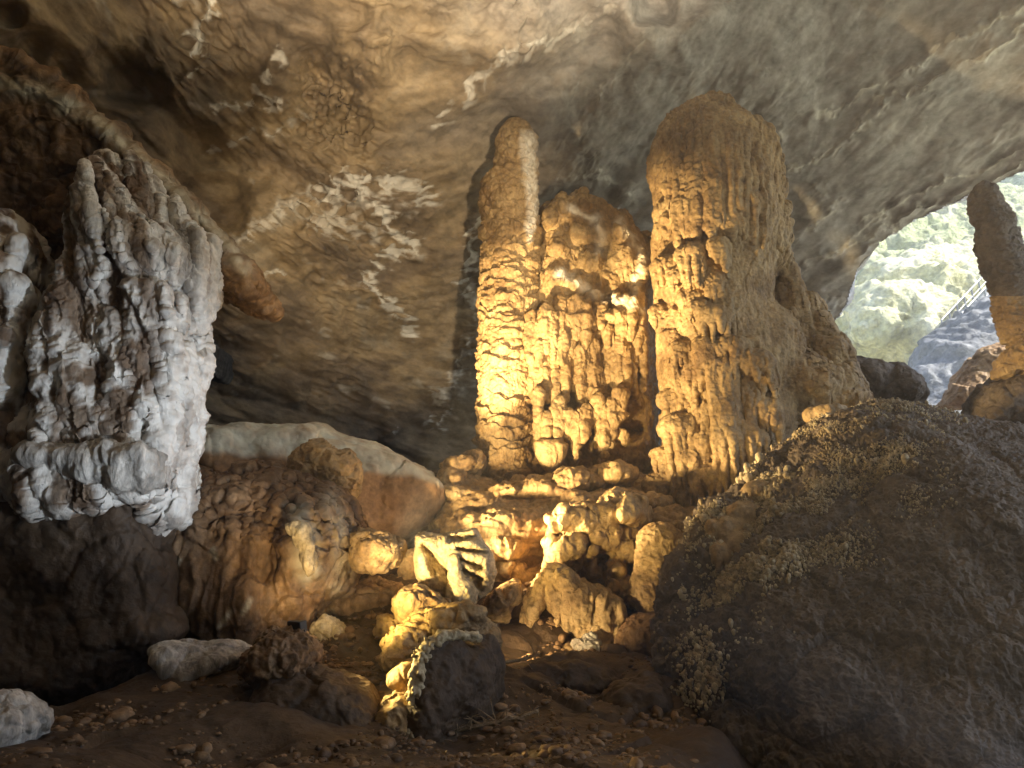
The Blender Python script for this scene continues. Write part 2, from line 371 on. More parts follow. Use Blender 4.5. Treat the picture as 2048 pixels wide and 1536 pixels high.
# ------------------------------------------------------------------ the cave itself: walls and roof in one shell, open to the day on one side
def polyline_px(V):
    """where a point of the shell shows in the photograph, used to place its crusts and painted highlights"""
    q = V - CAM.astype(f32); d = q @ FW.astype(f32); d = np.where(d > .1, d, np.nan)
    return np.stack([1024 + FPX * q[:, 0] / d, 768 - FPX * (q @ UP.astype(f32)) / d], 1)
def seg_dist(P, line):
    out = np.full(len(P), 1e6, f32)
    for a, b in zip(line, line[1:]):
        a = np.array(a, float); b = np.array(b, float); e = b - a; h = np.clip(((P - a) @ e) / (e @ e), 0, 1)
        out = np.fmin(out, np.linalg.norm(P - a - h[:, None] * e, axis=1))
    return out
CRUST_AND_LIGHT = [([(440, -20), (395, 70), (405, 130), (385, 155)], 20, .8), ([(560, 100), (530, 175), (565, 205)], 20, .6), ([(1080, 80), (980, 150), (900, 210), (875, 245)], 22, .6),  # white mineral streaks, many of them painted daylight on ridge edges
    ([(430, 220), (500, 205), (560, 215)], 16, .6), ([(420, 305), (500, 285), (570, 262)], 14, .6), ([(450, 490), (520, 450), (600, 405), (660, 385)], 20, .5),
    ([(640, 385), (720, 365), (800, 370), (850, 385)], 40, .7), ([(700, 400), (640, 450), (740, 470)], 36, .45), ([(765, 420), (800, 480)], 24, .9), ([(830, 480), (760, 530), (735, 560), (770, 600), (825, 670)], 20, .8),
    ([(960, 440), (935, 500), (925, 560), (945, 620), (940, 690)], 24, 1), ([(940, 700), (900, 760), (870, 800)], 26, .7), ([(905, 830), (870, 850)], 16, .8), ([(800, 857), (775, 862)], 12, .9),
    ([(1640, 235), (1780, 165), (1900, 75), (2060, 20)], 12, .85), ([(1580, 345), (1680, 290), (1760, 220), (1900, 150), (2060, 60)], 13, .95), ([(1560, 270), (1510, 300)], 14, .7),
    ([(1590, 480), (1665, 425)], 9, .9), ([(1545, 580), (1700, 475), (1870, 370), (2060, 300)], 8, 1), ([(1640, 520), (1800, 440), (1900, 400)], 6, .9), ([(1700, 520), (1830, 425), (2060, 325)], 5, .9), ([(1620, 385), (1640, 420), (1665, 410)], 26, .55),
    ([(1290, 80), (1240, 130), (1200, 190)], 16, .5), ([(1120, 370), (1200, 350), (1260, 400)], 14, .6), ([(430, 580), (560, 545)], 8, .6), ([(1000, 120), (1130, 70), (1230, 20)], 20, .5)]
LIP = [(1500, 900), (1640, 860), (1654, 660), (1692, 612), (1712, 545), (1762, 488), (1830, 444), (1930, 395), (2048, 345), (2400, 215)]
def shell():
    az = np.concatenate([np.linspace(-180, -38, 60)[:-1], np.linspace(-38, 48, 940), np.linspace(48, 180, 90)[1:]])
    el = np.concatenate([np.linspace(-25, -6, 30)[:-1], np.linspace(-6, 47, 640), np.linspace(47, 89.5, 40)[1:]])
    A, E_ = np.meshgrid(R(az), R(el), indexing='ij')
    d = np.stack([np.cos(E_) * np.sin(A), np.cos(E_) * np.cos(A), np.sin(E_)], -1).reshape(-1, 3).astype(f32)
    c = CAM - np.array([3., 5., 1.]); r = np.array([15., 17., 11.5]); a = ((d / r) ** 2).sum(1); b = (d * c / r ** 2).sum(1); q = (c * c / r ** 2).sum() - 1
    t = (-b + np.sqrt(b * b - a * q)) / a
    V = (CAM + d * t[:, None]).astype(f32); px = polyline_px(V); px = np.where(np.isnan(px), 1e5, px)
    # bedding that climbs to the right overhead and lies flat low on the left
    up = sstep(-6, 6, V[:, 0] + .8 * (V[:, 2] - 6)); 
    s1 = V @ np.array([-.42, .10, .90], f32); s2 = V @ np.array([.12, .1, .99], f32); s = s1 * up + s2 * (1 - up)
    l1 = V @ np.array([.88, .2, .42], f32)
    bed = np.stack([l1 * .22, V[:, 1] * .3, s * 1.1], 1)
    h = .85 * fbm(V * f32(.16), 3, 1) + .30 * ridged(bed * f32(.8), 2, 2) + .22 * fbm(V * f32(.55), 3, 5) + .06 * ridged(np.stack([l1 * .5, V[:, 1], s * 2.6], 1), 2, 11)
    F1, F2, _, _ = worley(sc(V, .38, .38, .5) + .3 * np.stack([perlin(V, 8)] * 3, 1), 4)
    calm = sstep(1350, 1550, px[:, 0]) * sstep(700, 500, px[:, 1] - 0 * px[:, 0])
    h += .22 * sstep(0, .7, F2 - F1) * (1 - calm) - .15
    h *= (1 - .45 * calm)
    # hollows and bulges seen in the roof: place, size and depth in metres
    for (x, y, w, hh, amp) in [(90, 120, 60, 50, -.5), (190, 150, 90, 45, -.6), (270, 175, 60, 40, -.5), (200, 215, 90, 40, -.4), (30, 110, 60, 50, -.6), (15, 30, 30, 25, -.5), (420, 410, 70, 60, -.7), (450, 300, 60, 40, -.3), (480, 340, 90, 40, -.2),
                               (655, 185, 70, 95, -.55), (960, 60, 120, 70, .55), (820, 40, 130, 60, .45), (720, 110, 70, 60, .5), (850, 150, 170, 80, .3), (600, 620, 200, 60, .35), (1310, 15, 40, 30, -.7), (1275, 60, 45, 60, .4), (1800, 330, 200, 70, .3), (1480, 120, 140, 100, .25)]:
        g = np.exp(-(((px[:, 0] - x) / w) ** 4 + ((px[:, 1] - y) / hh) ** 4)); h -= amp * g * (1 + .25 * perlin(V * 1.5, 6))
    rough = np.exp(-(((px[:, 0] - 665) / 80) ** 4 + ((px[:, 1] - 195) / 90) ** 4)); h += rough * .2 * ridged(V * 2.6, 3, 8)
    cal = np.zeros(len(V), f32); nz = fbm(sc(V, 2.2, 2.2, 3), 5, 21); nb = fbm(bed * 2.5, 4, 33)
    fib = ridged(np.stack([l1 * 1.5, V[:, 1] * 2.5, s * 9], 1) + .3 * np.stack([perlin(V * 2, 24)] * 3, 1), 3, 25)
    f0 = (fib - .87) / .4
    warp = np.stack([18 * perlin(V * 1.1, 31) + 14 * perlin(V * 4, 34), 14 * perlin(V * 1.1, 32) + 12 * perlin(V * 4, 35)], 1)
    for line, w, st in CRUST_AND_LIGHT:
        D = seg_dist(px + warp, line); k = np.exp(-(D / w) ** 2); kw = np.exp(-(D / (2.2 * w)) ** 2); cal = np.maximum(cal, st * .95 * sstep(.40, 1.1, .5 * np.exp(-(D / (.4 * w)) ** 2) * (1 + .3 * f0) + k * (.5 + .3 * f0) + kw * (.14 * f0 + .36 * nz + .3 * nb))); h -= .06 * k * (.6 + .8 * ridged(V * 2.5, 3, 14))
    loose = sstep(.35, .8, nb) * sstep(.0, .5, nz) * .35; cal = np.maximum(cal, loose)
    # the lip of the roof at the way out
    lx = np.array([p[0] for p in LIP], float); ly = np.array([p[1] for p in LIP], float)
    edge = px[:, 1] - np.interp(px[:, 0] + 6 * perlin(V * 2, 44), lx, ly) - 5 * perlin(V * 1.4, 40) - 3 * perlin(V * 5, 41)
    aza = np.degrees(np.arctan2(d[:, 0], d[:, 1])); ela = np.degrees(np.arcsin(d[:, 2]))
    far = (aza > 45) & (aza < 115) & (ela < 26 + 5 * sstep(46, 60, aza) + 1.5 * perlin(V * .8, 43))
    hole = ((edge > 0) & (px[:, 0] > 1500) & (px[:, 0] < 2440) & (aza < 46) & (aza > 10)) | far
    V2 = V + d * h[:, None]
    # unseen opening added to the roof, letting a sun shaft in behind the mound
    sdv = np.array(SUNDIR); tt = (V2[:, 2] - 3) / sdv[2]; lx_, ly_ = V2[:, 0] - tt * sdv[0], V2[:, 1] - tt * sdv[1]
    hole |= (V2[:, 2] > 4) & (((lx_ - 8) / 2.3) ** 2 + ((ly_ - 15.5) / 2.6) ** 2 + .25 * perlin(V2, 45) < 1)
    # fine grain, across the true surface
    nA, nE = len(az), len(el); idx = np.arange(nA * nE).reshape(nA, nE)
    F = np.stack([idx[:-1, :-1], idx[:-1, 1:], idx[1:, 1:], idx[1:, :-1]], -1).reshape(-1, 4)
    Nn = normals(V2, F); patch = sstep(-.1, .6, fbm(V2 * f32(.4), 3, 57)); fine = (.018 + .04 * patch) * fbm(sc(V2, 3, 3, 4.5), 4, 50) + (.012 + .045 * patch) * ridged(np.stack([l1 * 1.5, V[:, 1] * 2, s * 9], 1), 2, 52) + cal * .035 * f0 + .02 * facets(V2, .9, 58)
    V2 = (V2 + Nn * fine[:, None] * (1 - .4 * calm)[:, None]).astype(f32)
    F = F[~hole[F].any(1)]
    # roll the cut edge outwards so that the lip has thickness
    e = np.concatenate([F[:, [i, (i + 1) % 4]] for i in range(4)]); key = np.sort(e, 1) @ np.array([len(V2), 1]); u, cnt = np.unique(key, return_counts=True)
    ed = set(u[cnt == 1].tolist()); bnd = e[np.isin(key, np.array(list(ed)))]; n0 = len(V2); ext = []; fx = []; ring = {}
    bv = np.unique(bnd); prev = {int(v): int(v) for v in bv}; off = n0; V3 = [V2]; C3 = [cal]
    for k, (o, z) in enumerate([(.5, .05), (1.4, .35), (2.8, 1.2), (5., 3.2)]):
        P = V2[bv] + d[bv] * o + np.array([0, 0, z], f32); P += (.25 * np.stack([perlin(P, 60), perlin(P, 61), perlin(P, 62)], 1)).astype(f32)
        new = {int(v): off + i for i, v in enumerate(bv)}; off += len(bv); V3.append(P.astype(f32)); C3.append(np.zeros(len(bv), f32))
        fx += [(prev[int(x)], prev[int(y)], new[int(y)], new[int(x)]) for x, y in bnd]; prev = new
    V3 = np.concatenate(V3); F3 = np.concatenate([F, np.array(fx)]); u, inv = np.unique(F3, return_inverse=True)
    V3 = V3[u]; F3 = inv.reshape(F3.shape); cal = np.concatenate(C3)[u]; gr = sstep(0, 7, V3[:, 0] + .25 * V3[:, 2] + 1.2 * fbm(V3 * f32(.5), 3, 77)) * .85  # roof greyed towards the mouth, daylight and haze put into its colour
    o = link('cave_ceiling', new_mesh('cave_ceiling', V3, F3, M['ceil'], {'calcite': np.clip(cal * 1.25, 0, 1), 'daylit_grey': gr})); tag(o, 'cave roof and back wall of banded brown rock with white mineral crusts and painted daylight highlights', 'cave ceiling', kind='structure')
shell()

# ------------------------------------------------------------------ floor: one sheet through the heights read off the photograph
GP = [(1024, 1536, 6), (500, 1536, 6), (60, 1490, 6.2), (100, 1450, 6.8), (240, 1385, 7.2), (330, 1330, 7.6), (520, 1345, 7.8), (620, 1345, 7.8), (740, 1390, 7.6), (560, 1400, 6.9), (700, 1460, 6.8), (900, 1500, 6.8), (1060, 1450, 7.2), (1250, 1450, 7.2), (1200, 1400, 8),
      (1000, 1330, 8.6), (1090, 1318, 9), (1220, 1310, 9.2), (1330, 1330, 8.8), (1000, 1250, 10), (1030, 1180, 10.8), (720, 1200, 10.2), (620, 1260, 9.4), (800, 1150, 10.6), (780, 1100, 11), (880, 1060, 11.5), (950, 1010, 12.2), (1060, 1000, 12.6), (1200, 980, 12.8), (1300, 1060, 12),
      (1360, 1200, 10.5), (600, 1130, 11.5), (450, 1100, 13), (700, 960, 14), (900, 950, 15), (1400, 1450, 7), (1500, 950, 13), (1650, 850, 14), (1800, 830, 14), (2048, 850, 14), (1350, 960, 12.4), (1100, 960, 14)]
GW = [tuple(at(*p)) for p in GP] + [(-5.5, 9, -1.2), (-4.5, 9.5, -1.2), (-4, 10.5, -.8), (-6, 11, -.6), (-4.8, 8.4, -.9), (-8, 8, -.5), (-9, 14, 0), (-4, 16, 1), (0, 18, 3), (5, 18, 4), (10, 16, 5), (14, 10, 4.5), (-6, 5, .2), (0, 3, .2), (0, 0, 0), (-5, 0, 0), (5, 0, .6), (6, 5, 1), (12, 3, 2), (20, 10, 3), (30, 20, 2), (40, 40, 0), (-15, 15, 0), (0, 30, 2), (-10, -12, 0), (10, -12, 0), (60, 10, 0), (60, -20, 0), (-40, 40, 0), (0, 60, 0), (30, 0, 2), (2.6, 6, -.5), (4, 6, -.6), (5, 7, -.5), (3.2, 7, -.4), (2.2, 6.8, -.1)]
GW = np.array(GW)
def ground_z(x, y):
    q = np.stack([np.ravel(x), np.ravel(y)], 1); w = np.zeros(len(q)); z = np.zeros(len(q))
    for p in GW:
        k = 1 / (((q - p[:2]) ** 2).sum(1) + .04) ** 1.6; w += k; z += k * p[2]
    return z / w
def gravel(V, F):
    g = np.random.default_rng(33); q = polyline_px(V); N = normals(V, F); ok = (V[:, 1] > 5) & (V[:, 1] < 11.5) & (q[:, 0] > -50) & (q[:, 0] < 1450) & (q[:, 1] > 1150); w = ok * np.clip(.25 + 1.4 * fbm(V * f32(1.3), 3, 81), 0, 2)
    k = 7000; P = V[g.choice(len(V), k, p=w / w.sum())]; bm = bmesh.new(); bmesh.ops.create_icosphere(bm, subdivisions=2, radius=1); U = np.array([v.co for v in bm.verts], f32); T = np.array([[v.index for v in f.verts] for f in bm.faces]); bm.free()
    s = np.clip(g.lognormal(np.log(.015), .65, k), .005, .09); sh = g.uniform(.5, 1.2, (k, 3)); sh[:, 2] *= .7; off = g.random((k, 3)) * 50
    X = (U[None] * sh[:, None]) ; h = facets((U[None] * 1.1 + off[:, None]).reshape(-1, 3).astype(f32), 1.2, 3).reshape(k, -1); X = X * (1 + .3 * h[..., None]) * s[:, None, None] + (P + g.normal(0, .02, (k, 3)) * [1, 1, 0])[:, None]
    FF = (T[None] + (np.arange(k) * len(U))[:, None, None]).reshape(-1, 3); o = link('gravel', new_mesh('gravel', X.reshape(-1, 3).astype(f32), FF, M['brown'], smoothed=False)); tag(o, 'loose brown gravel and chips strewn over the dark floor', 'gravel', kind='stuff')
def ground():
    x = np.concatenate([np.linspace(-70, -9, 50)[:-1], np.linspace(-9, 9, 420), np.linspace(9, 120, 70)[1:]]); y = np.concatenate([np.linspace(-25, 3.5, 25)[:-1], np.linspace(3.5, 15, 380), np.linspace(15, 120, 70)[1:]])
    X, Y = np.meshgrid(x, y, indexing='ij'); Z = ground_z(X, Y); V = np.stack([X.ravel(), Y.ravel(), Z], 1).astype(f32)
    nA, nE = len(x), len(y); idx = np.arange(nA * nE).reshape(nA, nE); F = np.stack([idx[:-1, :-1], idx[1:, :-1], idx[1:, 1:], idx[:-1, 1:]], -1).reshape(-1, 4)
    V = displace(V, F, lambda P: .10 * fbm(P * f32(.7), 3, 70) + .07 * facets(P, 1.0, 71) + .02 * fbm(P * f32(3), 4, 72) + .012 * ridged(P * f32(9), 2, 73))
    me = new_mesh('ground', V, F, M['dark']); me.materials.append(M['sunlit']); c = fcent(V, F); me.polygons.foreach_set('material_index', ((c[:, 0] > 13 + perlin(c * f32(.2), 5)) | (c[:, 1] > 23)).astype(np.int32)); gravel(V, F); o = link('ground', me); tag(o, 'dark brown clay and rock floor rising into the cave', 'ground', kind='structure')  # outer ground coloured pale to bounce sunlight up to the roof
ground()

# ------------------------------------------------------------------ flowstone columns
def field_px(x0, x1, y0, y1, Ya, Yb, vox, Ym=None):
    Ym = Ym or (Ya + Yb) / 2; a = at(x0, y1, Ym); b = at(x1, y0, Ym); return Field((a[0], Ya, a[2]), (b[0], Yb, b[2]), vox)

def tall_column():
    Y = 13.
    Lf = [(1022, 240), (1008, 248), (1000, 262), (995, 300), (990, 345), (972, 356), (962, 400), (966, 500), (960, 600), (958, 700), (961, 780), (957, 850), (951, 880), (962, 930), (970, 985), (960, 1040)]
    Rt = [(1030, 240), (1056, 250), (1066, 270), (1069, 300), (1072, 400), (1078, 460), (1078, 520), (1073, 600), (1070, 700), (1068, 770), (1062, 850), (1058, 880), (1064, 930), (1070, 985), (1080, 1040)]
    F_ = field_px(930, 1110, 225, 1040, Y - .75, Y + .75, .022); F_.column(Lf, Rt, Y, 1.0)
    r = random.Random(3)
    for (x, y, w) in [(975, 370, .10), (972, 410, .13), (980, 440, .12), (972, 470, .1)]:
        p = at(x, y, Y - .12); F_.ell(p, (w, .16, w * 1.1), .05)
    F_.warp(.035, 2.6, 5); V, F = F_.mesh(); V = smooth(V, F, 1); V, F = subdiv(V, F)
    cx, rx = F_.prof(V[:, 2]); th = np.arctan2(V[:, 0] - cx, Y - V[:, 1]); z = V[:, 2]
    zt = at(1030, 240, Y)[2]; zb = z.min()
    # stacked splash tiers: each swells to a rim at its top and is undercut by the dark step above it
    edges = [zb]; 
    while edges[-1] < zt - .2: edges.append(edges[-1] + r.choice([.13, .2, .24, .3, .42]) * r.uniform(.85, 1.15))
    edges = np.array(edges[:-1] + [zt + .3])
    wob = .12 * perlin(np.stack([np.cos(th) * 1.1, np.sin(th) * 1.1, z * 1.2], 1), 3) + .07 * perlin(np.stack([np.cos(th) * 3, np.sin(th) * 3, z * 2], 1), 4)
    arch = .07 * np.cos(th * 2 + 2.2 * perlin(np.stack([z * .8, z * 0, z * 0], 1), 8))
    zz = z + wob + arch; i = np.clip(np.searchsorted(edges, zz) - 1, 0, len(edges) - 2); t = (zz - edges[i]) / (edges[i + 1] - edges[i])
    amp = np.random.default_rng(9).uniform(.5, 1.25, len(edges))[i]
    prof = np.where(t < .8, sstep(-.1, .8, t), sstep(1.02, .8, t)) 
    N = normals(V, F); rad = np.clip(1 - np.abs(N[:, 2]), 0, 1); top = sstep(zt - .15, zt - .5, z)
    h = .045 * amp * (prof - .5) * top + .055 * lobes(V, 2.6, 4.2, 2) * top + .02 * lobes(V, 6, 8, 3) * top + .010 * flutes(V, 16, .2, 3) + .016 * fbm(V * f32(7), 3, 4) + .008 * fbm(V * f32(22), 3, 6)
    V2 = V + N * (h * rad)[:, None]; V2[:, 2] += (.035 * amp * (prof - .4) * top * rad).astype(f32); V2 = V2.astype(f32)
    # the white crust that runs down the right flank
    q = polyline_px(V2); D = seg_dist(q + 5 * np.stack([perlin(V2 * 6, 1), perlin(V2 * 6, 2)], 1), [(1056, 275), (1062, 350), (1066, 420), (1058, 480)]); cal = np.clip(1.5 - D / np.interp(q[:, 1], [240, 300, 420, 500], [14, 16, 11, 5]), 0, 1) * np.clip(.8 + .5 * fbm(V2 * f32(9), 3, 9), 0, 1)
    V2 = (V2 + N * (cal * .02 * ridged(V2 * f32(14), 2, 8))[:, None]).astype(f32)
    c = fcent(V2, F); fi = i[F[:, 0]]; P = pieces(V2, F, fi, ['tier'] * (len(edges) - 1), M['flow'], {'calcite': cal})
    thing('tall_stalagmite', 'tall slender stalagmite of stacked tiers with white crust near its tip', 'stalagmite', P)
tall_column()

def hang(F_, x, z, Y, n, w, L, r, out=.0, k=.02, rad=.05, surf=None):
    """a rounded shelf with a fringe of drips: the tassel shape of dripstone"""
    F_.ell((x, Y, z), (w, w * .8, w * .62), k + .02)
    for j in range(n):
        a = -1.25 + 2.5 * (j + r.uniform(.2, .8)) / n; px = x + math.sin(a) * w * .82; py = Y - math.cos(a) * w * .62; l = L * r.uniform(.45, 1.1) * (.6 + .4 * math.cos(a)); rr = rad * r.uniform(.7, 1.2)
        pts = [(px, py, z - .05)]
        for s in (.45, 1.):
            zz = z - l * s; yy = py - out * s
            if surf is not None: cx, rx = surf(zz); u = min(.98, abs(px - cx) / rx); ys = -math.sqrt(1 - u * u) * rx; yy = min(py, surf.Y + ys * surf.depth - .01)
            pts.append((px + r.uniform(-.02, .02), yy, zz))
        F_.capsule(pts[0], pts[1], rr, rr * .85, k); F_.capsule(pts[1], pts[2], rr * .85, rr * .35, k)

def big_column():
    Y = 12.; r = random.Random(11)
    Lf = [(1424, 206), (1402, 209), (1374, 219), (1348, 236), (1324, 262), (1306, 300), (1302, 345), (1318, 400), (1318, 450), (1310, 500), (1305, 560), (1292, 600), (1288, 650), (1296, 700), (1300, 760), (1310, 820), (1302, 870), (1295, 900), (1290, 960), (1300, 1000), (1330, 1060), (1360, 1110)]
    Rt = [(1430, 206), (1446, 209), (1462, 217), (1480, 238), (1494, 262), (1500, 272), (1530, 280), (1546, 305), (1547, 345), (1550, 400), (1556, 450), (1558, 520), (1548, 562), (1552, 600), (1560, 650), (1570, 700), (1590, 760), (1600, 820), (1600, 900), (1560, 960), (1520, 1010), (1480, 1070), (1460, 1110)]
    F_ = field_px(1225, 1720, 195, 1120, Y - 1.75, Y + 1.5, .03); prof0 = F_.column(Lf, Rt, Y, .95)
    zn, zs = at(1420, 530, Y)[2], at(1420, 640, Y)[2]
    prof = lambda z: (prof0(z)[0], prof0(z)[1] * (1 - .16 * sstep(zn, zs, np.asarray(z))))
    F_.D[:] = 3; cx, rx = prof(F_.ax[2]); Xg, Yg, Zg = F_.grids(); F_.D[:] = np.maximum((np.sqrt(((Xg - cx) / rx) ** 2 + ((Yg - Y) / (rx * .95)) ** 2) - 1) * rx * .95, Zg - at(1420, 206, Y)[2]).astype(f32)
    class surf_:
        depth = .95
        def __call__(s, z): a, b = prof(np.array([z])); return float(a[0]), float(b[0])
    surf = surf_(); surf.Y = Y
    # crown: a notch between the round main head and the lower right shoulder
    F_.warp(.07, 1.3, 4)
    # dark shoulders that climb the right flank
    for (x, y, dy, a, b, c) in [(1575, 610, .3, .26, .4, .3), (1600, 660, .35, .42, .5, .45), (1640, 730, .3, .46, .6, .5), (1540, 690, -.2, .45, .5, .6), (1600, 790, 0, .6, .7, .5), (1660, 800, .2, .5, .6, .4), (1560, 560, .3, .1, .3, .5)]:
        F_.ell(at(x, y, Y + dy), (a, b, c), .3)
    zpx = lambda y: at(1420, y, Y)[2]
    # upper trunk flutes ending in a fringe near y=500
    for j in range(34):
        x = 1318 + 235 * (j + r.random()) / 34; p = at(x, r.uniform(330, 380), Y); e = at(x + r.uniform(-4, 4), r.uniform(455, 525), Y); pr = []
        for q in (p, e):
            cx, rx = surf(q[2]); u = np.clip((q[0] - cx) / rx, -.96, .96); pr.append((cx + u * rx, Y - math.sqrt(1 - u * u) * rx * .95 - .0, q[2]))
        F_.capsule(pr[0], pr[1], r.uniform(.03, .05), r.uniform(.045, .075), .03)
        F_.capsule(pr[1], (pr[1][0], pr[1][1] - .02, pr[1][2] - r.uniform(.08, .25)), .05, .015, .02)
    # tassels all the way down
    T = [(1345, 520, .16, .5), (1385, 510, .15, .45), (1430, 500, .14, .35), (1470, 505, .12, .3), (1330, 600, .15, .35), (1375, 585, .18, .55), (1425, 570, .17, .5), (1395, 600, .13, .4), (1310, 660, .14, .35), (1350, 650, .16, .45), (1400, 620, .2, .6), (1430, 640, .17, .55), (1445, 600, .12, .4),
         (1320, 740, .16, .5), (1370, 690, .19, .7), (1415, 690, .2, .95), (1460, 700, .16, .55), (1500, 690, .13, .2), (1385, 760, .2, .9), (1440, 740, .2, 1.0), (1500, 735, .2, .4), (1530, 760, .18, .4), (1330, 820, .17, .5), (1480, 790, .2, .75), (1530, 820, .2, .6), (1420, 820, .22, .95), (1370, 850, .2, .8),
         (1310, 900, .2, .6), (1340, 930, .2, .7), (1300, 960, .17, .5), (1390, 920, .2, .75), (1450, 880, .2, .8), (1500, 880, .2, .6), (1560, 850, .17, .45), (1560, 900, .16, .4), (1430, 960, .2, .7), (1380, 990, .2, .6), (1480, 950, .19, .5), (1340, 1000, .18, .5), (1420, 1030, .2, .5), (1540, 940, .15, .35), (1475, 1010, .17, .4), (1515, 720, .12, .25), (1340, 700, .13, .4), (1358, 790, .13, .5), (1460, 850, .13, .6), (1405, 880, .13, .5), (1290, 620, .11, .3), (1285, 700, .1, .3), (1305, 780, .12, .3), (1365, 545, .12, .3)]
    T = [t for i, t in enumerate(T) if i % 5 != 3]
    for (x, y, w, L) in T:
        p = at(x, y, Y - .8); cx, rx = surf(p[2]); u = np.clip((p[0] - cx) / rx, -.95, .95); yy = Y - math.sqrt(1 - u * u) * rx * .95
        hang(F_, cx + u * rx, p[2], yy + w * .15, r.randint(4, 7), w * r.choice([.7, 1.1, 1.3, 1.8]), L * r.uniform(.7, 1.5), r, surf=surf, rad=r.uniform(.028, .07), k=.02)
    # long strands of the skirt
    for j in range(42):
        x0 = r.uniform(1330, 1520); y0 = r.uniform(690, 880); p = at(x0, y0, Y - 1); zz = p[2]; cx, rx = surf(zz); u = np.clip((p[0] - cx) / rx, -.9, .9); L = r.uniform(.6, 1.4); pts = []
        for s in np.linspace(0, 1, 5):
            z = zz - L * s; cx, rx = surf(z); pts.append((cx + (u + .06 * math.sin(s * 5 + j)) * rx, Y - math.sqrt(1 - u * u) * rx * .95 - .04, z))
        for a, b in zip(pts, pts[1:]): F_.capsule(a, b, .03, .03, .02)
    V, F = F_.mesh(); V = smooth(V, F, 1); V, F = subdiv(V, F); zc = zpx
    up = sstep(zc(520), zc(440), V[:, 2]); crown = sstep(zc(440), zc(300), V[:, 2]); q = polyline_px(V); pop = np.exp(-(((q[:, 0] - 1385) / 45) ** 2 + ((q[:, 1] - 320) / 70) ** 2))
    F1, F2, _, _ = worley(V * f32(9), 5)
    vm = .35 + 1.2 * sstep(-.35, .35, fbm(V * f32(.9), 2, 19))
    V = displace(V, F, lambda P: vm * (.012 + .026 * up) * flutes(P, 6, .09, 3) + .012 * fbm(P * f32(6), 3, 4) + .02 * facets(sc(P, 1, 1, .5), 4, 31) + .007 * ridged(P * f32(16), 2, 32) + .03 * pop * (ridged(P * f32(8), 2, 8)) + .008 * fbm(P * f32(20), 3, 6) + .02 * up * lobes(P, 3, 3.5, 7) + .004 * (1 - up) * sstep(0, .4, F2 - F1), down=.3)
    sh = sstep(at(1540, 600, Y)[0], at(1580, 600, Y)[0], V[:, 0])
    V = displace(V, F, lambda P: sh * (.09 * lobes(P, 1.6, 2.2, 12) + .05 * facets(P, 1.6, 3) + .03 * flutes(P, 4, .2, 6)))
    c = fcent(V, F); zf = c[:, 2] + .1 * perlin(c * 2, 4); lab = np.where(zf > zc(300), 0, np.where(zf > zc(510), 1, np.where(zf > zc(690), 2, 3))); lab = np.where((c[:, 0] > at(1555, 600, Y)[0]) & (zf < zc(560)), 4, lab)
    thing('massive_stalagmite', 'massive round headed stalagmite, half in shadow, hung with rows of dripping tassels', 'stalagmite', pieces(V, F, lab, ['crown', 'fluted_trunk', 'tasselled_trunk', 'draped_skirt', 'shaded_shoulder'], M['flow']))
big_column()

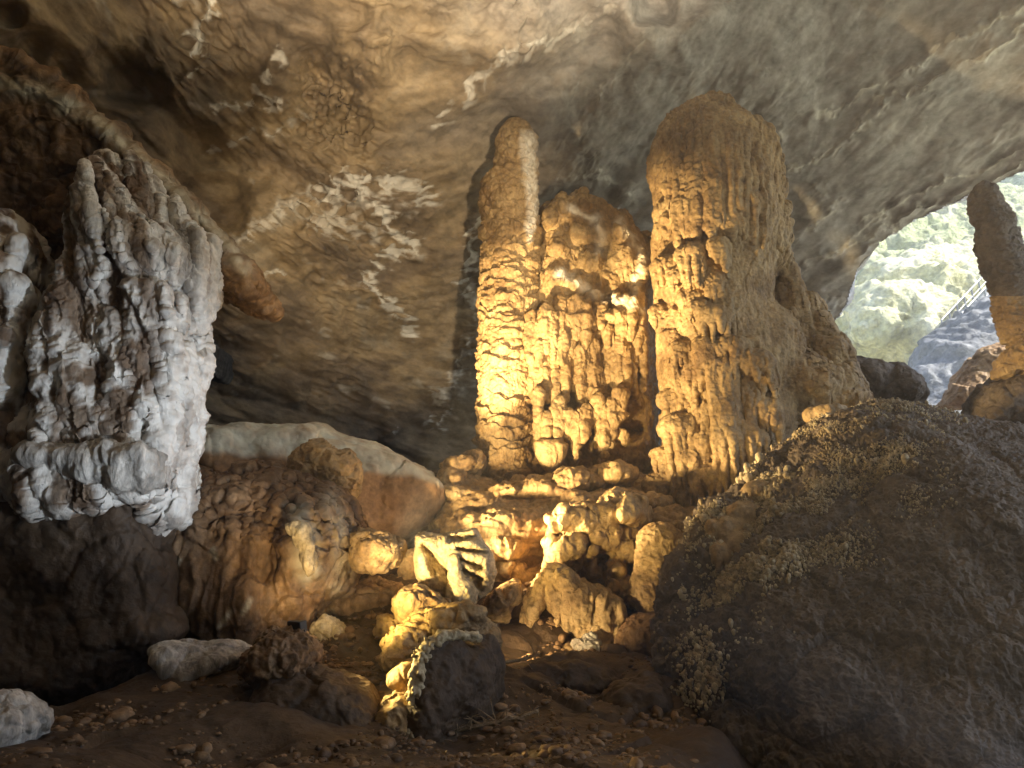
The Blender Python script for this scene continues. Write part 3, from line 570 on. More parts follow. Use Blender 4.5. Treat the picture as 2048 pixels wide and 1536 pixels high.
def curtain_mass():
    Y = 13.5; r = random.Random(5)
    F_ = field_px(1020, 1345, 395, 1000, Y - 1.3, Y + 1.1, .028)
    F_.pillow([(1075, 470), (1085, 430), (1115, 415), (1160, 404), (1205, 425), (1250, 450), (1285, 495), (1308, 520), (1312, 560), (1300, 620), (1310, 800), (1310, 960), (1040, 990), (1044, 640), (1066, 570)], Y, .75, .8, .5)
    for (x, y, a_) in [(1092, 428, .13), (1122, 412, .12), (1158, 402, .14), (1200, 424, .12), (1240, 446, .14), (1284, 498, .13)]: F_.ell(at(x, y, Y - .1), (a_, .3, a_ * 1.2), .04)
    F_.warp(.1, 1.2, 6)
    # bulbous heads on top
    for (x, y, a, b) in [(1100, 440, .13, .17), (1125, 425, .1, .13), (1165, 420, .18, .14), (1160, 470, .2, .17), (1200, 470, .22, .25), (1235, 470, .14, .22), (1245, 520, .2, .35), (1280, 540, .14, .3), (1115, 500, .16, .18), (1180, 530, .22, .2), (1110, 560, .2, .22), (1150, 575, .2, .2)]:
        F_.ell(at(x, y, Y - .72), (a, .22, b), .09)
    # three hanging tiers of fused curtains
    def tier(x0, x1, top, bot, Yf, n, ra):
        for j in range(n):
            x = x0 + (x1 - x0) * (j + .5) / n + r.uniform(-3, 3); a = at(x, top(x) + r.uniform(-34, 22), Yf + r.uniform(-.1, .1)); b = at(x, bot(x) + r.uniform(-28, 14), Yf - .02 + r.uniform(-.08, .08)); rr = ra * r.uniform(.7, 1.25)
            m = (a + b) / 2 + np.array([r.uniform(-.02, .02), -.02, 0]); F_.capsule(a, m, rr * 1.2, rr, .03); F_.capsule(m, b, rr, rr * .6, .02)
    tier(1055, 1285, lambda x: 625 - (x - 1180) * .05, lambda x: 700 + 20 * math.sin(x * .03), Y - .95, 15, .085)
    tier(1058, 1290, lambda x: 690 + 12 * math.sin(x * .05), lambda x: 812 - 20 * math.sin(x * .04), Y - .85, 17, .08)
    tier(1070, 1260, lambda x: 830 + 10 * math.sin(x * .04), lambda x: 895 + 10 * math.sin(x * .1), Y - 1.05, 13, .085)
    for (x, y, a) in [(1100, 640, .2), (1160, 640, .22), (1225, 640, .24), (1120, 830, .2), (1180, 830, .24), (1235, 850, .18), (1270, 860, .16)]: F_.ell(at(x, y, Y - .9), (a, .25, a * .45), .05)
    F_.ell(at(1180, 700, Y - .35), (.7, .5, .8), .1)
    # dark hollow under the second tier, a tongue hanging at the left
    F_.ell(at(1265, 855, Y - .9), (.3, .5, .16), .03, sub=True); F_.ell(at(1190, 905, Y - 1.0), (.3, .4, .09), .03, sub=True)
    V, F = F_.mesh(); V = smooth(V, F, 1); V, F = subdiv(V, F); z620 = at(1180, 612, Y)[2]; z815 = at(1180, 818, Y)[2]
    V = displace(V, F, lambda P: .03 * flutes(P, 6, .1, 3) + .03 * fbm(P * f32(4), 4, 4) + .03 * lobes(P, 3, 3, 7) + .01 * fbm(P * f32(20), 3, 6), down=.3)
    q = polyline_px(V); cal = np.zeros(len(V), f32)
    for line, w in [([(1190, 440), (1205, 470), (1195, 500)], 12), ([(1240, 440), (1270, 490), (1285, 520), (1275, 560), (1262, 600)], 9), ([(1120, 545), (1200, 590), (1240, 605)], 9), ([(1245, 603), (1290, 620)], 7), ([(1140, 415), (1190, 440)], 7)]:
        D = seg_dist(q + 8 * np.stack([perlin(V * 5, 1), perlin(V * 5, 2)], 1), line); cal = np.maximum(cal, np.exp(-(D / w) ** 2) * np.clip(.75 + .6 * fbm(V * f32(6), 3, 3), 0, 1))
    c = fcent(V, F); zf = c[:, 2] + .06 * perlin(c * 3, 4); lab = np.where(zf > z620, 0, np.where(zf > z815, 1, 2))
    P = pieces(V, F, lab, ['bulbous_head', 'hanging_curtain', 'lower_curtain'], M['flow'], {'calcite': cal})
    # the tongue
    G = field_px(1055, 1150, 870, 960, Y - 1.6, Y - .8, .016); G.pillow([(1068, 885), (1085, 878), (1120, 880), (1136, 890), (1130, 915), (1112, 940), (1098, 948), (1085, 935), (1072, 910)], Y - 1.15, .16, .2, .14)
    V, F = G.mesh(); V = smooth(V, F, 1); V = displace(V, F, lambda P: .012 * flutes(P, 12, .15, 2) + .008 * fbm(P * f32(12), 3, 3)); P.append(('hanging_tongue', V, F, M['flow'], None, None))
    thing('flowstone_curtain_mass', 'broad mass of hanging ochre flowstone curtains between the slender and the massive stalagmite', 'flowstone', P)
curtain_mass()

def base_terraces():
    r = random.Random(21)
    F_ = field_px(830, 1480, 890, 1360, 9.0, 14.3, .038, 11.8)
    F_.pillow([(960, 1060), (1040, 1020), (1200, 1000), (1400, 1050), (1430, 1200), (1350, 1330), (1150, 1340), (1030, 1330), (990, 1240), (970, 1150)], 11.05, .2, 1.2, .4, sz=1.25)
    for j in range(14): x = r.uniform(1040, 1380); y = r.uniform(1090, 1270); F_.ell(at(x, y, 11.0 - (y - 1170) * .0075), (r.uniform(.2, .5), .35, r.uniform(.1, .22)), .12, tilt=r.uniform(-.3, .3))
    F_.pillow([(885, 935), (930, 915), (960, 940), (1000, 960), (1060, 955), (1120, 950), (1180, 935), (1240, 930), (1300, 940), (1400, 1000), (1440, 1090), (1400, 1170), (1300, 1170), (1150, 1130), (1040, 1140), (960, 1110), (900, 1080), (870, 1030)], 12.6, 1.1, 1.0, .8, sz=1.1)
    for (x, y, Y, a, b, c) in [(915, 930, 12.3, .25, .3, .16), (905, 960, 12.2, .22, .3, .16), (945, 925, 12.6, .2, .3, .2), (920, 990, 11.9, .3, .35, .14), (960, 1015, 11.8, .45, .4, .2), (1010, 990, 12.0, .5, .45, .16), (1080, 985, 11.9, .5, .45, .18), (1150, 965, 11.9, .5, .45, .2), (1230, 950, 11.9, .4, .4, .2), (1040, 1060, 11.4, .6, .5, .3), (960, 1050, 11.6, .4, .4, .16), (1100, 1030, 11.6, .5, .45, .18), (1180, 1010, 11.5, .45, .4, .18), (1240, 1000, 11.5, .35, .4, .16),
                               (1000, 1110, 11.1, .35, .35, .12), (1290, 1010, 11.4, .35, .35, .14), (1330, 1060, 11.2, .4, .4, .3), (1380, 1110, 10.9, .35, .35, .3), (1410, 1060, 11.2, .35, .35, .3), (900, 1050, 11.8, .3, .35, .14)]:
        F_.ell(at(x, y, Y), (a, b, c), .06, tilt=r.uniform(-.12, .12))
    F_.ell(at(1000, 1068, 11.25), (.8, .6, .3), .1); F_.ell(at(985, 1100, 11.05), (.55, .5, .16), .08)
    for j in range(20):
        x = r.uniform(890, 1340); y = r.uniform(940, 1080); Y = 12.5 - (y - 930) * .0085; hang(F_, *at(x, y, Y)[[0, 2]], Y, r.randint(4, 7), r.uniform(.1, .2), r.uniform(.1, .28), r, rad=.04, k=.07)
    F_.ell(at(1105, 1262, 10.2), (.36, .8, .36), .1, sub=True)
    F_.warp(.05, 2, 3); V, F = F_.mesh(); V = smooth(V, F, 1); V, F = subdiv(V, F)
    V = displace(V, F, lambda P: .022 * flutes(P, 6, .3, 3) + .03 * lobes(P, 2.6, 6, 7) + .014 * fbm(P * f32(7), 3, 4) + .007 * fbm(P * f32(20), 3, 6), down=.2)
    c = fcent(V, F); q = polyline_px(c); lab = np.where(q[:, 1] + 8 * perlin(c * 2, 2) < 1000, 0, np.where(q[:, 0] < 1290, 1, 2))
    thing('flowstone_terrace', 'ochre flowstone terraces in rounded steps at the foot of the stalagmites', 'flowstone', pieces(V, F, lab, ['upper_step', 'lower_step', 'side_step'], M['flow']))
base_terraces()

# ------------------------------------------------------------------ boulders and rock masses
def boulder(poly, Y, Tf, Tb, H, vox, fn, mat, box=None, sx=0, sz=0, warp=(.08, 1.6), extra=None, k=.05, sub=1, down=0, sm=1, pad=.25):
    q = at([p[0] for p in poly], [p[1] for p in poly], np.full(len(poly), Y)); lo, hi = q.min(0) - pad, q.max(0) + pad
    ly = abs(sx) * (hi[0] - lo[0]) / 2 + abs(sz) * (hi[2] - lo[2]) / 2
    F_ = Field((lo[0], Y - Tf - ly - .3, lo[2]), (hi[0], Y + Tb + ly + .3, hi[2]), vox); F_.pillow(poly, Y, Tf, Tb, H, sx=sx, sz=sz)
    if extra: extra(F_)
    F_.warp(warp[0], warp[1], int(Y * 10) % 40); V, F = F_.mesh(); V = smooth(V, F, sm)
    for _ in range(sub): V, F = subdiv(V, F)
    return displace(V, F, fn, down), F
def rough_fn(a=1, f=1., fl=0, fa=.06): return lambda P: a * (.02 * facets(P, 5 * f, 9) + .05 * fbm(P * f32(2.2 * f), 4, 3) + fa * facets(P, 1.7 * f, 4) + .018 * ridged(P * f32(6 * f), 3, 5) + .008 * fbm(P * f32(22), 2, 6)) + (fl * flutes(P, 5, .1, 8) if fl else 0)
def one(name, label, cat, V, F, mat, attrs=None, group=None): return thing(name, label, cat, [(name, V, F, mat, attrs, None)], group)
def band(V, line, w, seed=1, amp=6, st=1):
    q = polyline_px(V); D = seg_dist(q + amp * np.stack([perlin(V * 5, seed), perlin(V * 5, seed + 1)], 1), line); return (np.exp(-(D / w) ** 2) * np.clip(st * (.8 + .6 * fbm(V * f32(7), 3, seed)), 0, 1)).astype(f32)

def brown_boulder():
    Y = 9.6
    V, F = boulder([(240, 1005), (270, 985), (330, 965), (420, 958), (500, 948), (560, 950), (620, 968), (660, 995), (690, 1030), (702, 1080), (706, 1130), (690, 1170), (650, 1205), (600, 1262), (540, 1285), (460, 1285), (390, 1255), (330, 1205), (290, 1130), (258, 1065)], Y, .8, 1.2, .55, .035, (lambda P: .06 * flutes(P, 2.4, .07, 3) + .025 * flutes(P, 7, .08, 9) + .04 * fbm(P * f32(1.6), 4, 3) + .04 * facets(P, 1.1, 4) + .01 * fbm(P * f32(14), 3, 5)), M['brown'], sz=.28)
    q = polyline_px(V); N = normals(V, F); top = sstep(1085, 1060, q[:, 1] + .16 * (q[:, 0] - 400) * -1 * (q[:, 0] > 400) + 14 * perlin(V * 3, 5)) * sstep(.05, .35, N[:, 2] + .25 * perlin(V * 4, 2) + .3)
    V = (V + N * (top * (  .03 * lobes(V, 4, 4, 9) + .03 * ridged(V * f32(8), 3, 7) + .04))[:, None]).astype(f32)
    cal = np.maximum(band(V, [(600, 1030), (615, 1080), (612, 1120), (618, 1145)], 24, 3), band(V, [(660, 1000), (680, 1050), (690, 1120), (670, 1170)], 22, 5, st=.6)); 
    for l in ([(330, 1125), (334, 1160)], [(360, 1120), (352, 1145)], [(425, 1100), (430, 1115)], [(460, 1225), (440, 1255)], [(500, 1200), (485, 1225)]): cal = np.maximum(cal, band(V, l, 5, 7, 4))
    lab = (top[F].mean(1) > .5).astype(int)
    thing('fluted_boulder', 'large dark brown fluted boulder with a knobbly crust on top and pale drips', 'boulder', pieces(V, F, lab, ['fluted_side', 'knobbly_crust'], M['brown'], {'calcite': cal}))
    # the pale lobe that hangs from its right shoulder
    V, F = boulder([(572, 1050), (590, 1040), (615, 1045), (632, 1075), (634, 1120), (626, 1150), (616, 1156), (604, 1135), (592, 1100)], Y - 1.0, .16, .25, .16, .016, lambda P: .015 * flutes(P, 11, .12, 2) + .01 * fbm(P * f32(9), 3, 4), M['pale'])
    one('pale_drip_lobe', 'pale drip lobe hanging on the shoulder of the fluted brown boulder', 'flowstone', V, F, M['pale'])
    V, F = boulder([(585, 950), (600, 915), (615, 893), (640, 888), (665, 905), (690, 912), (715, 925), (716, 950), (700, 985), (690, 1005), (640, 1010), (595, 990)], 10.1, .35, .5, .25, .022, lambda P: .05 * ridged(P * f32(3.5), 3, 2) + .03 * facets(P, 5, 4) + .012 * ridged(P * f32(11), 3, 5), M['flow'])
    one('knobbly_rock', 'rough knobbly ochre rock sticking up behind the fluted brown boulder', 'rock', V, F, M['flow'])
brown_boulder()

def flat_boulder():
    Y = 11.6
    V, F = boulder([(440, 882), (452, 872), (490, 862), (540, 852), (600, 855), (636, 848), (690, 868), (750, 880), (800, 905), (860, 938), (886, 962), (884, 1000), (872, 1022), (850, 1050), (800, 1085), (690, 1090), (560, 1050), (470, 990), (442, 940)], Y, .7, 1.3, .3, .04, lambda P: .07 * facets(P, .8, 4) + .035 * fbm(P * f32(2.5), 4, 3) + .012 * fbm(P * f32(10), 3, 5), M['tan'], sz=.35, sx=.42)
    N = normals(V, F); q = polyline_px(V); x = q[:, 0]
    edge = np.interp(x, [430, 500, 600, 700, 800, 880], [905, 905, 915, 940, 945, 968]); cal = sstep(10, -8, q[:, 1] - edge + 8 * perlin(V * 3, 3)) * np.clip(.8 + .5 * fbm(V * f32(4), 3, 6), .2, 1)  # daylight on the flat top put into its colour as white
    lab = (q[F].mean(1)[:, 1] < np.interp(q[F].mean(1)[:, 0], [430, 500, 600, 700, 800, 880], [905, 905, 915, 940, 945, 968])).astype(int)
    thing('flat_topped_boulder', 'big tan boulder with a flat top coloured white for daylight, behind the fluted brown boulder', 'boulder', pieces(V, F, lab, ['tan_face', 'white_top'], M['tan'], {'calcite': cal}))
flat_boulder()

def hollow_boulder():
    Y = 9.6
    def ex(F_):
        for a, b, ra, rb in [((846, 1092), (895, 1150), .05, .09), ((856, 1120), (868, 1150), .035, .03), ((900, 1078), (950, 1072), .07, .05), ((915, 1098), (975, 1105), .05, .05), ((920, 1118), (960, 1135), .035, .05), ((925, 1140), (960, 1158), .03, .045), ((914, 1140), (922, 1160), .035, .03), ((950, 1165), (965, 1185), .05, .04), ((890, 1155), (896, 1172), .03, .03)]:
            F_.capsule(at(*a, Y - .36), at(*b, Y - .34), ra * 1.05, rb * 1.05, .015, sub=True, sq=(1, .3, 1))
        F_.ell(at(922, 1188, Y - .38), (.17, .2, .17), .03); F_.capsule(at(905, 1120, Y - .42), at(915, 1180, Y - .42), .05, .1, .03)
    V, F = boulder([(834, 1072), (850, 1066), (880, 1070), (910, 1064), (950, 1060), (962, 1080), (984, 1108), (990, 1150), (980, 1180), (955, 1200), (935, 1214), (912, 1212), (893, 1200), (880, 1192), (850, 1180), (838, 1155), (830, 1115)], Y, .38, .35, .16, .015, lambda P: .012 * fbm(P * f32(5), 3, 3) + .012 * flutes(P @ np.array([[1, 0, -.6], [0, 1, 0], [.6, 0, 1]], f32), 7, .25, 5) + .008 * ridged(P * f32(15), 2, 6), M['pale'], extra=ex, warp=(.02, 2.5))
    one('hollowed_boulder', 'pale yellow boulder eaten into deep hollows, perched on the lit rock stack', 'boulder', V, F, M['pale'])
hollow_boulder()

def lit_stack():
    r = random.Random(2)
    V, F = boulder([(792, 1205), (805, 1182), (835, 1172), (865, 1188), (890, 1205), (900, 1235), (880, 1250), (840, 1258), (815, 1250), (798, 1230)], 9.0, .35, .5, .2, .02, lambda P: .03 * facets(P, 4, 2) + .03 * flutes(P, 6, .5, 3) + .012 * fbm(P * f32(9), 3, 4), M['flow'])
    one('creased_rock', 'small creased ochre rock below the hollowed boulder', 'rock', V, F, M['flow'])
    def ex(F_):
        for i in range(6):
            y = 1228 + i * 14; x0 = 838 - i * 8; F_.capsule(at(x0, y, 7.95), at(x0 + 110, y + 8, 8.05), .05, .06, .03, sq=(1, .8, 1))
    V, F = boulder([(800, 1262), (830, 1226), (880, 1222), (930, 1230), (965, 1242), (995, 1266), (990, 1300), (930, 1285), (880, 1290), (850, 1312), (800, 1345), (778, 1330), (780, 1290)], 8.3, .4, .6, .25, .02, lambda P: .05 * facets(P, 3, 2) + .025 * facets(P, 7, 5) + .03 * ridged(sc(P, 3, 3, 9), 3, 3) + .012 * ridged(P * f32(14), 2, 4), M['flow'], extra=ex, sz=.2)
    one('stepped_rock', 'brightly lit stepped ochre rock under the hollowed boulder', 'rock', V, F, M['flow'])
    V, F = boulder([(775, 1345), (800, 1322), (835, 1315), (850, 1350), (845, 1400), (820, 1410), (800, 1385), (772, 1370)], 7.7, .3, .4, .15, .02, lambda P: .05 * facets(P, 3.4, 5) + .015 * fbm(P * f32(8), 3, 4), M['flow'])
    one('angular_rock', 'angular orange rock wedged left of the dark faced boulder', 'rock', V, F, M['flow'])
    # the dark faced boulder with a crystalline rim on the lamp side
    Y = 7.35
    V, F = boulder([(832, 1320), (850, 1292), (875, 1274), (910, 1268), (955, 1272), (985, 1290), (1000, 1340), (1000, 1400), (985, 1450), (930, 1480), (860, 1492), (825, 1485), (822, 1430), (828, 1370)], Y, .35, .6, .3, .02, lambda P: .035 * facets(P, 1.6, 7) + .03 * fbm(P * f32(3), 4, 3) + .01 * fbm(P * f32(16), 3, 6), M['brown'], sx=.6)
    P = [('dark_face', V, F, M['dark'], None, None)]  # face stone set dark, its shade put into the colour
    c = [(958, 1277, .05), (935, 1272, .05), (910, 1268, .06), (885, 1272, .07), (865, 1285, .07), (850, 1302, .08), (840, 1325, .09), (834, 1350, .09), (832, 1375, .09), (834, 1400, .08), (838, 1425, .07), (826, 1450, .06), (820, 1475, .05)]
    G = field_px(790, 985, 1250, 1500, Y - .75, Y + .45, .014, Y)
    pts = [at(x, y, Y - .36 + .0029 * (x - 832)) for x, y, _ in c]
    for (a, b, u, v) in zip(pts, pts[1:], c, c[1:]): G.capsule(a, b, u[2] * .5, v[2] * .5, .03)
    for j in range(420):
        i = r.randrange(len(c) - 1); t = r.random(); p = pts[i] * (1 - t) + pts[i + 1] * t; w = c[i][2]; d = np.array([r.gauss(.2, .6), r.gauss(-.4, .5), r.gauss(0, .6)]); d /= np.linalg.norm(d); a = p + d * w * .45; l = r.uniform(.03, .11) * (1 if i > 3 else .5)
        G.capsule(a, a + d * l * .6 + np.array([0, 0, -l * .7 if i > 5 else 0]), r.uniform(.012, .024), .008, .008)
    V, F = G.mesh(); V = displace(V, F, lambda P: .012 * ridged(P * f32(14), 3, 3)); P.append(('crystal_rim', V, F, M['pale'], None, None))
    thing('dark_faced_boulder', 'boulder with its shaded face coloured dark brown and a brilliantly lit crystalline rim', 'boulder', P)
    V, F = boulder([(755, 1435), (775, 1410), (800, 1395), (825, 1405), (838, 1440), (830, 1480), (822, 1495), (800, 1478), (770, 1462)], 7.15, .22, .35, .14, .016, lambda P: .02 * flutes(P, 9, .3, 3) + .02 * ridged(P * f32(7), 3, 4), M['flow'])
    one('ribbed_rock', 'low ribbed orange rock at the foot of the dark faced boulder', 'rock', V, F, M['flow'])
lit_stack()

def arches():
    r = random.Random(8)
    # the arched flowstone with the dark opening
    Y = 10.1
    def ex(F_):
        F_.pillow([(1088, 1140), (1115, 1133), (1158, 1160), (1200, 1178), (1240, 1203), (1246, 1240), (1234, 1288), (1215, 1314), (1182, 1314), (1152, 1294), (1132, 1266), (1114, 1238), (1098, 1215), (1084, 1182)], Y - .05, .38, .4, .16, k=.06)
        for (x, y, a, b) in [(1210, 1232, .17, .24), (1165, 1205, .14, .16), (1190, 1280, .12, .16), (1130, 1165, .12, .12)]: F_.ell(at(x, y, Y - .32), (a, .2, b), .07)
        for j in range(20): x = r.uniform(1100, 1240); y = 1150 + (x - 1100) * .4 + r.uniform(0, 60); p = at(x, y, Y - .4); F_.capsule(p, p - np.array([0, 0, r.uniform(.15, .4)]), .045, .02, .04)
    V, F = boulder([(1030, 1310), (1042, 1245), (1062, 1185), (1078, 1150), (1096, 1131), (1116, 1138), (1106, 1170), (1088, 1205), (1074, 1240), (1066, 1310)], Y, .3, .5, .14, .02, lambda P: .022 * flutes(P, 7, .15, 3) + .02 * lobes(P, 4, 4, 2) + .015 * fbm(P * f32(5), 3, 7) + .010 * ridged(P * f32(12), 3, 4), M['flow'], extra=ex, warp=(.04, 3), down=.2, pad=1.2)
    lab = (polyline_px(fcent(V, F))[:, 0] < 1075).astype(int)
    thing('arched_flowstone', 'arched pale flowstone draped over a dark opening in front of the terraces', 'flowstone', pieces(V, F, lab, ['drip_curtain', 'left_foot'], M['flow']))
    # toadstool lobes above it
    Y = 10.9
    def ex2(F_):
        for (x, y, a, b) in [(1120, 1045, .14, .14), (1165, 1050, .2, .16), (1215, 1035, .26, .16), (1250, 1030, .2, .14), (1200, 1085, .2, .2), (1150, 1090, .16, .16), (1225, 1080, .12, .22), (1130, 1110, .2, .14), (1180, 1120, .14, .25), (1230, 1150, .1, .2), (1245, 1175, .1, .14)]: F_.ell(at(x, y, Y - .5), (a, .26, b), .035)
        for j in range(26): x = r.uniform(1105, 1260); y = r.uniform(1040, 1130); hang(F_, *at(x, y, Y - .55)[[0, 2]], Y - .55, 5, r.uniform(.07, .13), r.uniform(.12, .3), r, rad=.03, k=.02)
        F_.ell(at(1110, 1065, Y - .6), (.05, .3, .16), .03, sub=True); F_.ell(at(1210, 1130, Y - .7), (.08, .3, .14), .03, sub=True)
    V, F = boulder([(1085, 1080), (1095, 1050), (1115, 1028), (1150, 1012), (1190, 1010), (1225, 990), (1270, 1000), (1295, 1030), (1290, 1080), (1275, 1120), (1258, 1190), (1225, 1200), (1180, 1190), (1120, 1150), (1092, 1120)], Y, .5, .9, .3, .024, lambda P: .035 * flutes(P, 5, .15, 3) + .035 * lobes(P, 3.5, 4, 2) + .02 * fbm(P * f32(5), 3, 7) + .012 * ridged(P * f32(9), 3, 4), M['flow'], extra=ex2, warp=(.09, 2.6), down=.2)
    q = polyline_px(fcent(V, F)); lab = (q[:, 1] > 1085).astype(int); thing('toadstool_flowstone', 'cluster of toadstool shaped flowstone lobes above the arched flowstone', 'flowstone', pieces(V, F, lab, ['cap_lobe', 'drip_fringe'], M['flow']))
    # the rounded saddle beside them
    Y = 10.5
    def ex3(F_):
        F_.pillow([(1318, 1200), (1322, 1130), (1332, 1100), (1345, 1130), (1352, 1200)], Y - .55, .5, .5, .12, sub=True, k=.05)
        F_.capsule(at(1315, 1085, Y - .45), at(1290, 1190, Y - .5), .24, .2, .1); F_.capsule(at(1335, 1080, Y - .4), at(1385, 1180, Y - .3), .2, .16, .1)
    V, F = boulder([(1255, 1190), (1262, 1130), (1278, 1085), (1300, 1060), (1325, 1048), (1360, 1065), (1390, 1095), (1400, 1140), (1395, 1200), (1330, 1215), (1270, 1205)], Y, .45, .8, .3, .024, lambda P: .012 * ridged(sc(P, 9, 9, 14), 3, 3) + .02 * fbm(P * f32(4), 3, 4) + .008 * fbm(P * f32(20), 2, 5), M['flow'], extra=ex3, warp=(.04, 1.5))
    one('saddle_flowstone', 'smooth saddle shaped flowstone hump hanging beside the toadstool lobes', 'flowstone', V, F, M['flow'])
    V, F = boulder([(1222, 1310), (1230, 1275), (1250, 1250), (1285, 1232), (1325, 1225), (1350, 1240), (1365, 1290), (1350, 1340), (1290, 1340), (1235, 1330)], 9.5, .4, .6, .3, .024, lambda P: .02 * ridged(P * f32(9), 3, 3) + .03 * fbm(P * f32(3), 3, 4), M['brown'], warp=(.04, 1.5))
    one('pitted_mound', 'rounded brown mound with a pitted skin, right of the arched flowstone', 'rock', V, F, M['brown'])
    V, F = boulder([(1150, 1305), (1158, 1285), (1180, 1278), (1200, 1285), (1206, 1305), (1195, 1318), (1165, 1318)], 9.5, .15, .25, .12, .014, lambda P: .03 * ridged(P * f32(9), 2, 3), M['grey'])
    one('honeycombed_stone', 'small grey honeycombed stone at the foot of the arched flowstone', 'stone', V, F, M['grey'])
    V, F = boulder([(1098, 1318), (1110, 1300), (1135, 1286), (1150, 1290), (1158, 1312), (1140, 1322)], 9.6, .15, .25, .1, .014, lambda P: .03 * ridged(P * f32(8), 2, 5), M['flow'])
    one('crumbly_stone', 'crumbly orange stone beside the grey honeycombed stone', 'stone', V, F, M['flow'])
arches()

def loose_stones():
    L = [('rock', [(628, 1300), (632, 1245), (650, 1232), (672, 1245), (684, 1275), (680, 1310), (655, 1318)], 9.0, .16, 'pale', 'pale pointed rock standing beside the brown nubbly rock'),
         ('stone', [(718, 1325), (722, 1290), (745, 1270), (765, 1275), (778, 1305), (768, 1330), (735, 1338)], 9.2, .16, 'flow', 'round cracked ochre stone left of the stepped rock'),
         ('stone', [(752, 1265), (756, 1238), (775, 1228), (800, 1238), (808, 1270), (795, 1290), (765, 1288)], 9.1, .16, 'flow', 'tilted ochre stone below the creased rock'),
         ('stone', [(690, 1335), (700, 1312), (725, 1310), (750, 1325), (748, 1345), (715, 1350)], 8.8, .13, 'brown', 'low brown stone in front of the round cracked stone'),
         ('stone', [(722, 1372), (740, 1352), (768, 1350), (790, 1368), (785, 1400), (750, 1408), (728, 1395)], 8.4, .15, 'brown', 'reddish brown stone beside the angular orange rock'),
         ('stone', [(765, 1412), (775, 1388), (798, 1382), (803, 1395), (785, 1420)], 8.0, .06, 'flow', 'thin slab of stone leaning by the ribbed rock'),
         ('stone', [(690, 1290), (700, 1268), (720, 1266), (728, 1285), (715, 1302), (697, 1304)], 9.3, .12, 'brown', 'small dull brown stone behind the pale pointed rock'),
         ('boulder', [(700, 1110), (702, 1066), (735, 1058), (775, 1066), (802, 1088), (798, 1118), (765, 1142), (735, 1146), (708, 1135)], 9.2, .3, 'flow', 'blocky ochre boulder between the fluted boulder and the dark gap'),
         ('boulder', [(798, 1180), (800, 1130), (815, 1105), (835, 1100), (850, 1140), (845, 1185), (820, 1195)], 10.6, .3, 'flow', 'upright orange rock behind the hollowed boulder'),
         ('boulder', [(640, 1200), (680, 1172), (750, 1160), (800, 1172), (815, 1200), (780, 1240), (700, 1250), (640, 1240)], 10., .4, 'brown', 'long low brown boulder beneath the blocky ochre one'),
         ('rock', [(960, 1230), (975, 1195), (1005, 1172), (1035, 1165), (1040, 1200), (1010, 1240), (990, 1255)], 10.0, .3, 'flow', 'tapered ochre rock between the hollowed boulder and the arch'),
         ('rock', [(985, 1150), (1000, 1125), (1030, 1118), (1052, 1130), (1045, 1155), (1010, 1160)], 10.9, .2, 'flow', 'little popcorn crusted rock behind the hollowed boulder')]
    for i, (nm, poly, Y, T, m, lab) in enumerate(L):
        V, F = boulder(poly, Y, T, T * 1.6, T * .8, .016 if T < .2 else .025, lambda P, i=i: .075 * facets(P + i, 4 if T < .2 else 2.4, i) * (1 if T > .1 else .4) + .02 * facets(P, 8, i + 1) + .02 * fbm(P * f32(5), 3, i) + .008 * fbm(P * f32(20), 3, 6), M[m], warp=(.03, 3), pad=.12)
        one(nm, lab, nm, V, F, M[m], group='loose rocks around the lit stack')
    V, F = boulder([(303, 1300), (320, 1288), (345, 1286), (400, 1292), (450, 1292), (502, 1302), (500, 1325), (470, 1338), (430, 1352), (385, 1372), (345, 1350), (325, 1330)], 7.7, .25, .5, .12, .02, lambda P: .03 * flutes(P @ np.array([[.5, 0, .8], [0, 1, 0], [-.8, 0, .5]], f32), 4, .3, 3) + .02 * facets(P, 3, 4) + .012 * fbm(P * f32(9), 3, 5), M['grey'], sz=.8)
    one('pale_slab', 'pale grey rock slab lying on the dark floor before the fluted boulder', 'slab', V, F, M['grey'])
    V, F = boulder([(498, 1335), (508, 1305), (530, 1280), (570, 1266), (610, 1268), (634, 1285), (640, 1310), (632, 1335), (605, 1358), (540, 1362)], 7.3, .3, .35, .2, .016, lambda P: .03 * ridged(P * f32(8), 3, 3) + .02 * lobes(P, 8, 8, 4), M['brown'])
    one('nubbly_rock', 'dark brown nubbly rock with the lamp glow at its right edge', 'rock', V, F, M['brown'])
    V, F = boulder([(-60, 1400), (0, 1394), (28, 1406), (52, 1432), (58, 1455), (45, 1482), (18, 1498), (-60, 1510)], 6.0, .25, .4, .2, .016, lambda P: .05 * facets(P, 5, 3) + .02 * ridged(P * f32(6), 3, 5), M['grey'])
    one('grey_rock', 'lone grey creased rock on the dark floor at the pit edge', 'rock', V, F, M['grey'])
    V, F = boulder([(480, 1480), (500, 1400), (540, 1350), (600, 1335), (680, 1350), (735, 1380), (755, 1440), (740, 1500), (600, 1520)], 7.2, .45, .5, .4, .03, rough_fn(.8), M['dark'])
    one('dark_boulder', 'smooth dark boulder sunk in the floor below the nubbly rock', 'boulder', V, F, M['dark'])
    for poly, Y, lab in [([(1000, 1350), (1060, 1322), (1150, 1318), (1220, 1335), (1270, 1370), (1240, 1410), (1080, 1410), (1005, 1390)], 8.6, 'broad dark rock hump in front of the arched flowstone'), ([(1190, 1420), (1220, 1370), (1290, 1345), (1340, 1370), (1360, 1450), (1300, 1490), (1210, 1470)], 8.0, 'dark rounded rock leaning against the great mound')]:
        V, F = boulder(poly, Y, .45, .6, .4, .035, rough_fn(.8), M['dark']); one('floor_rock', lab, 'rock', V, F, M['dark'])
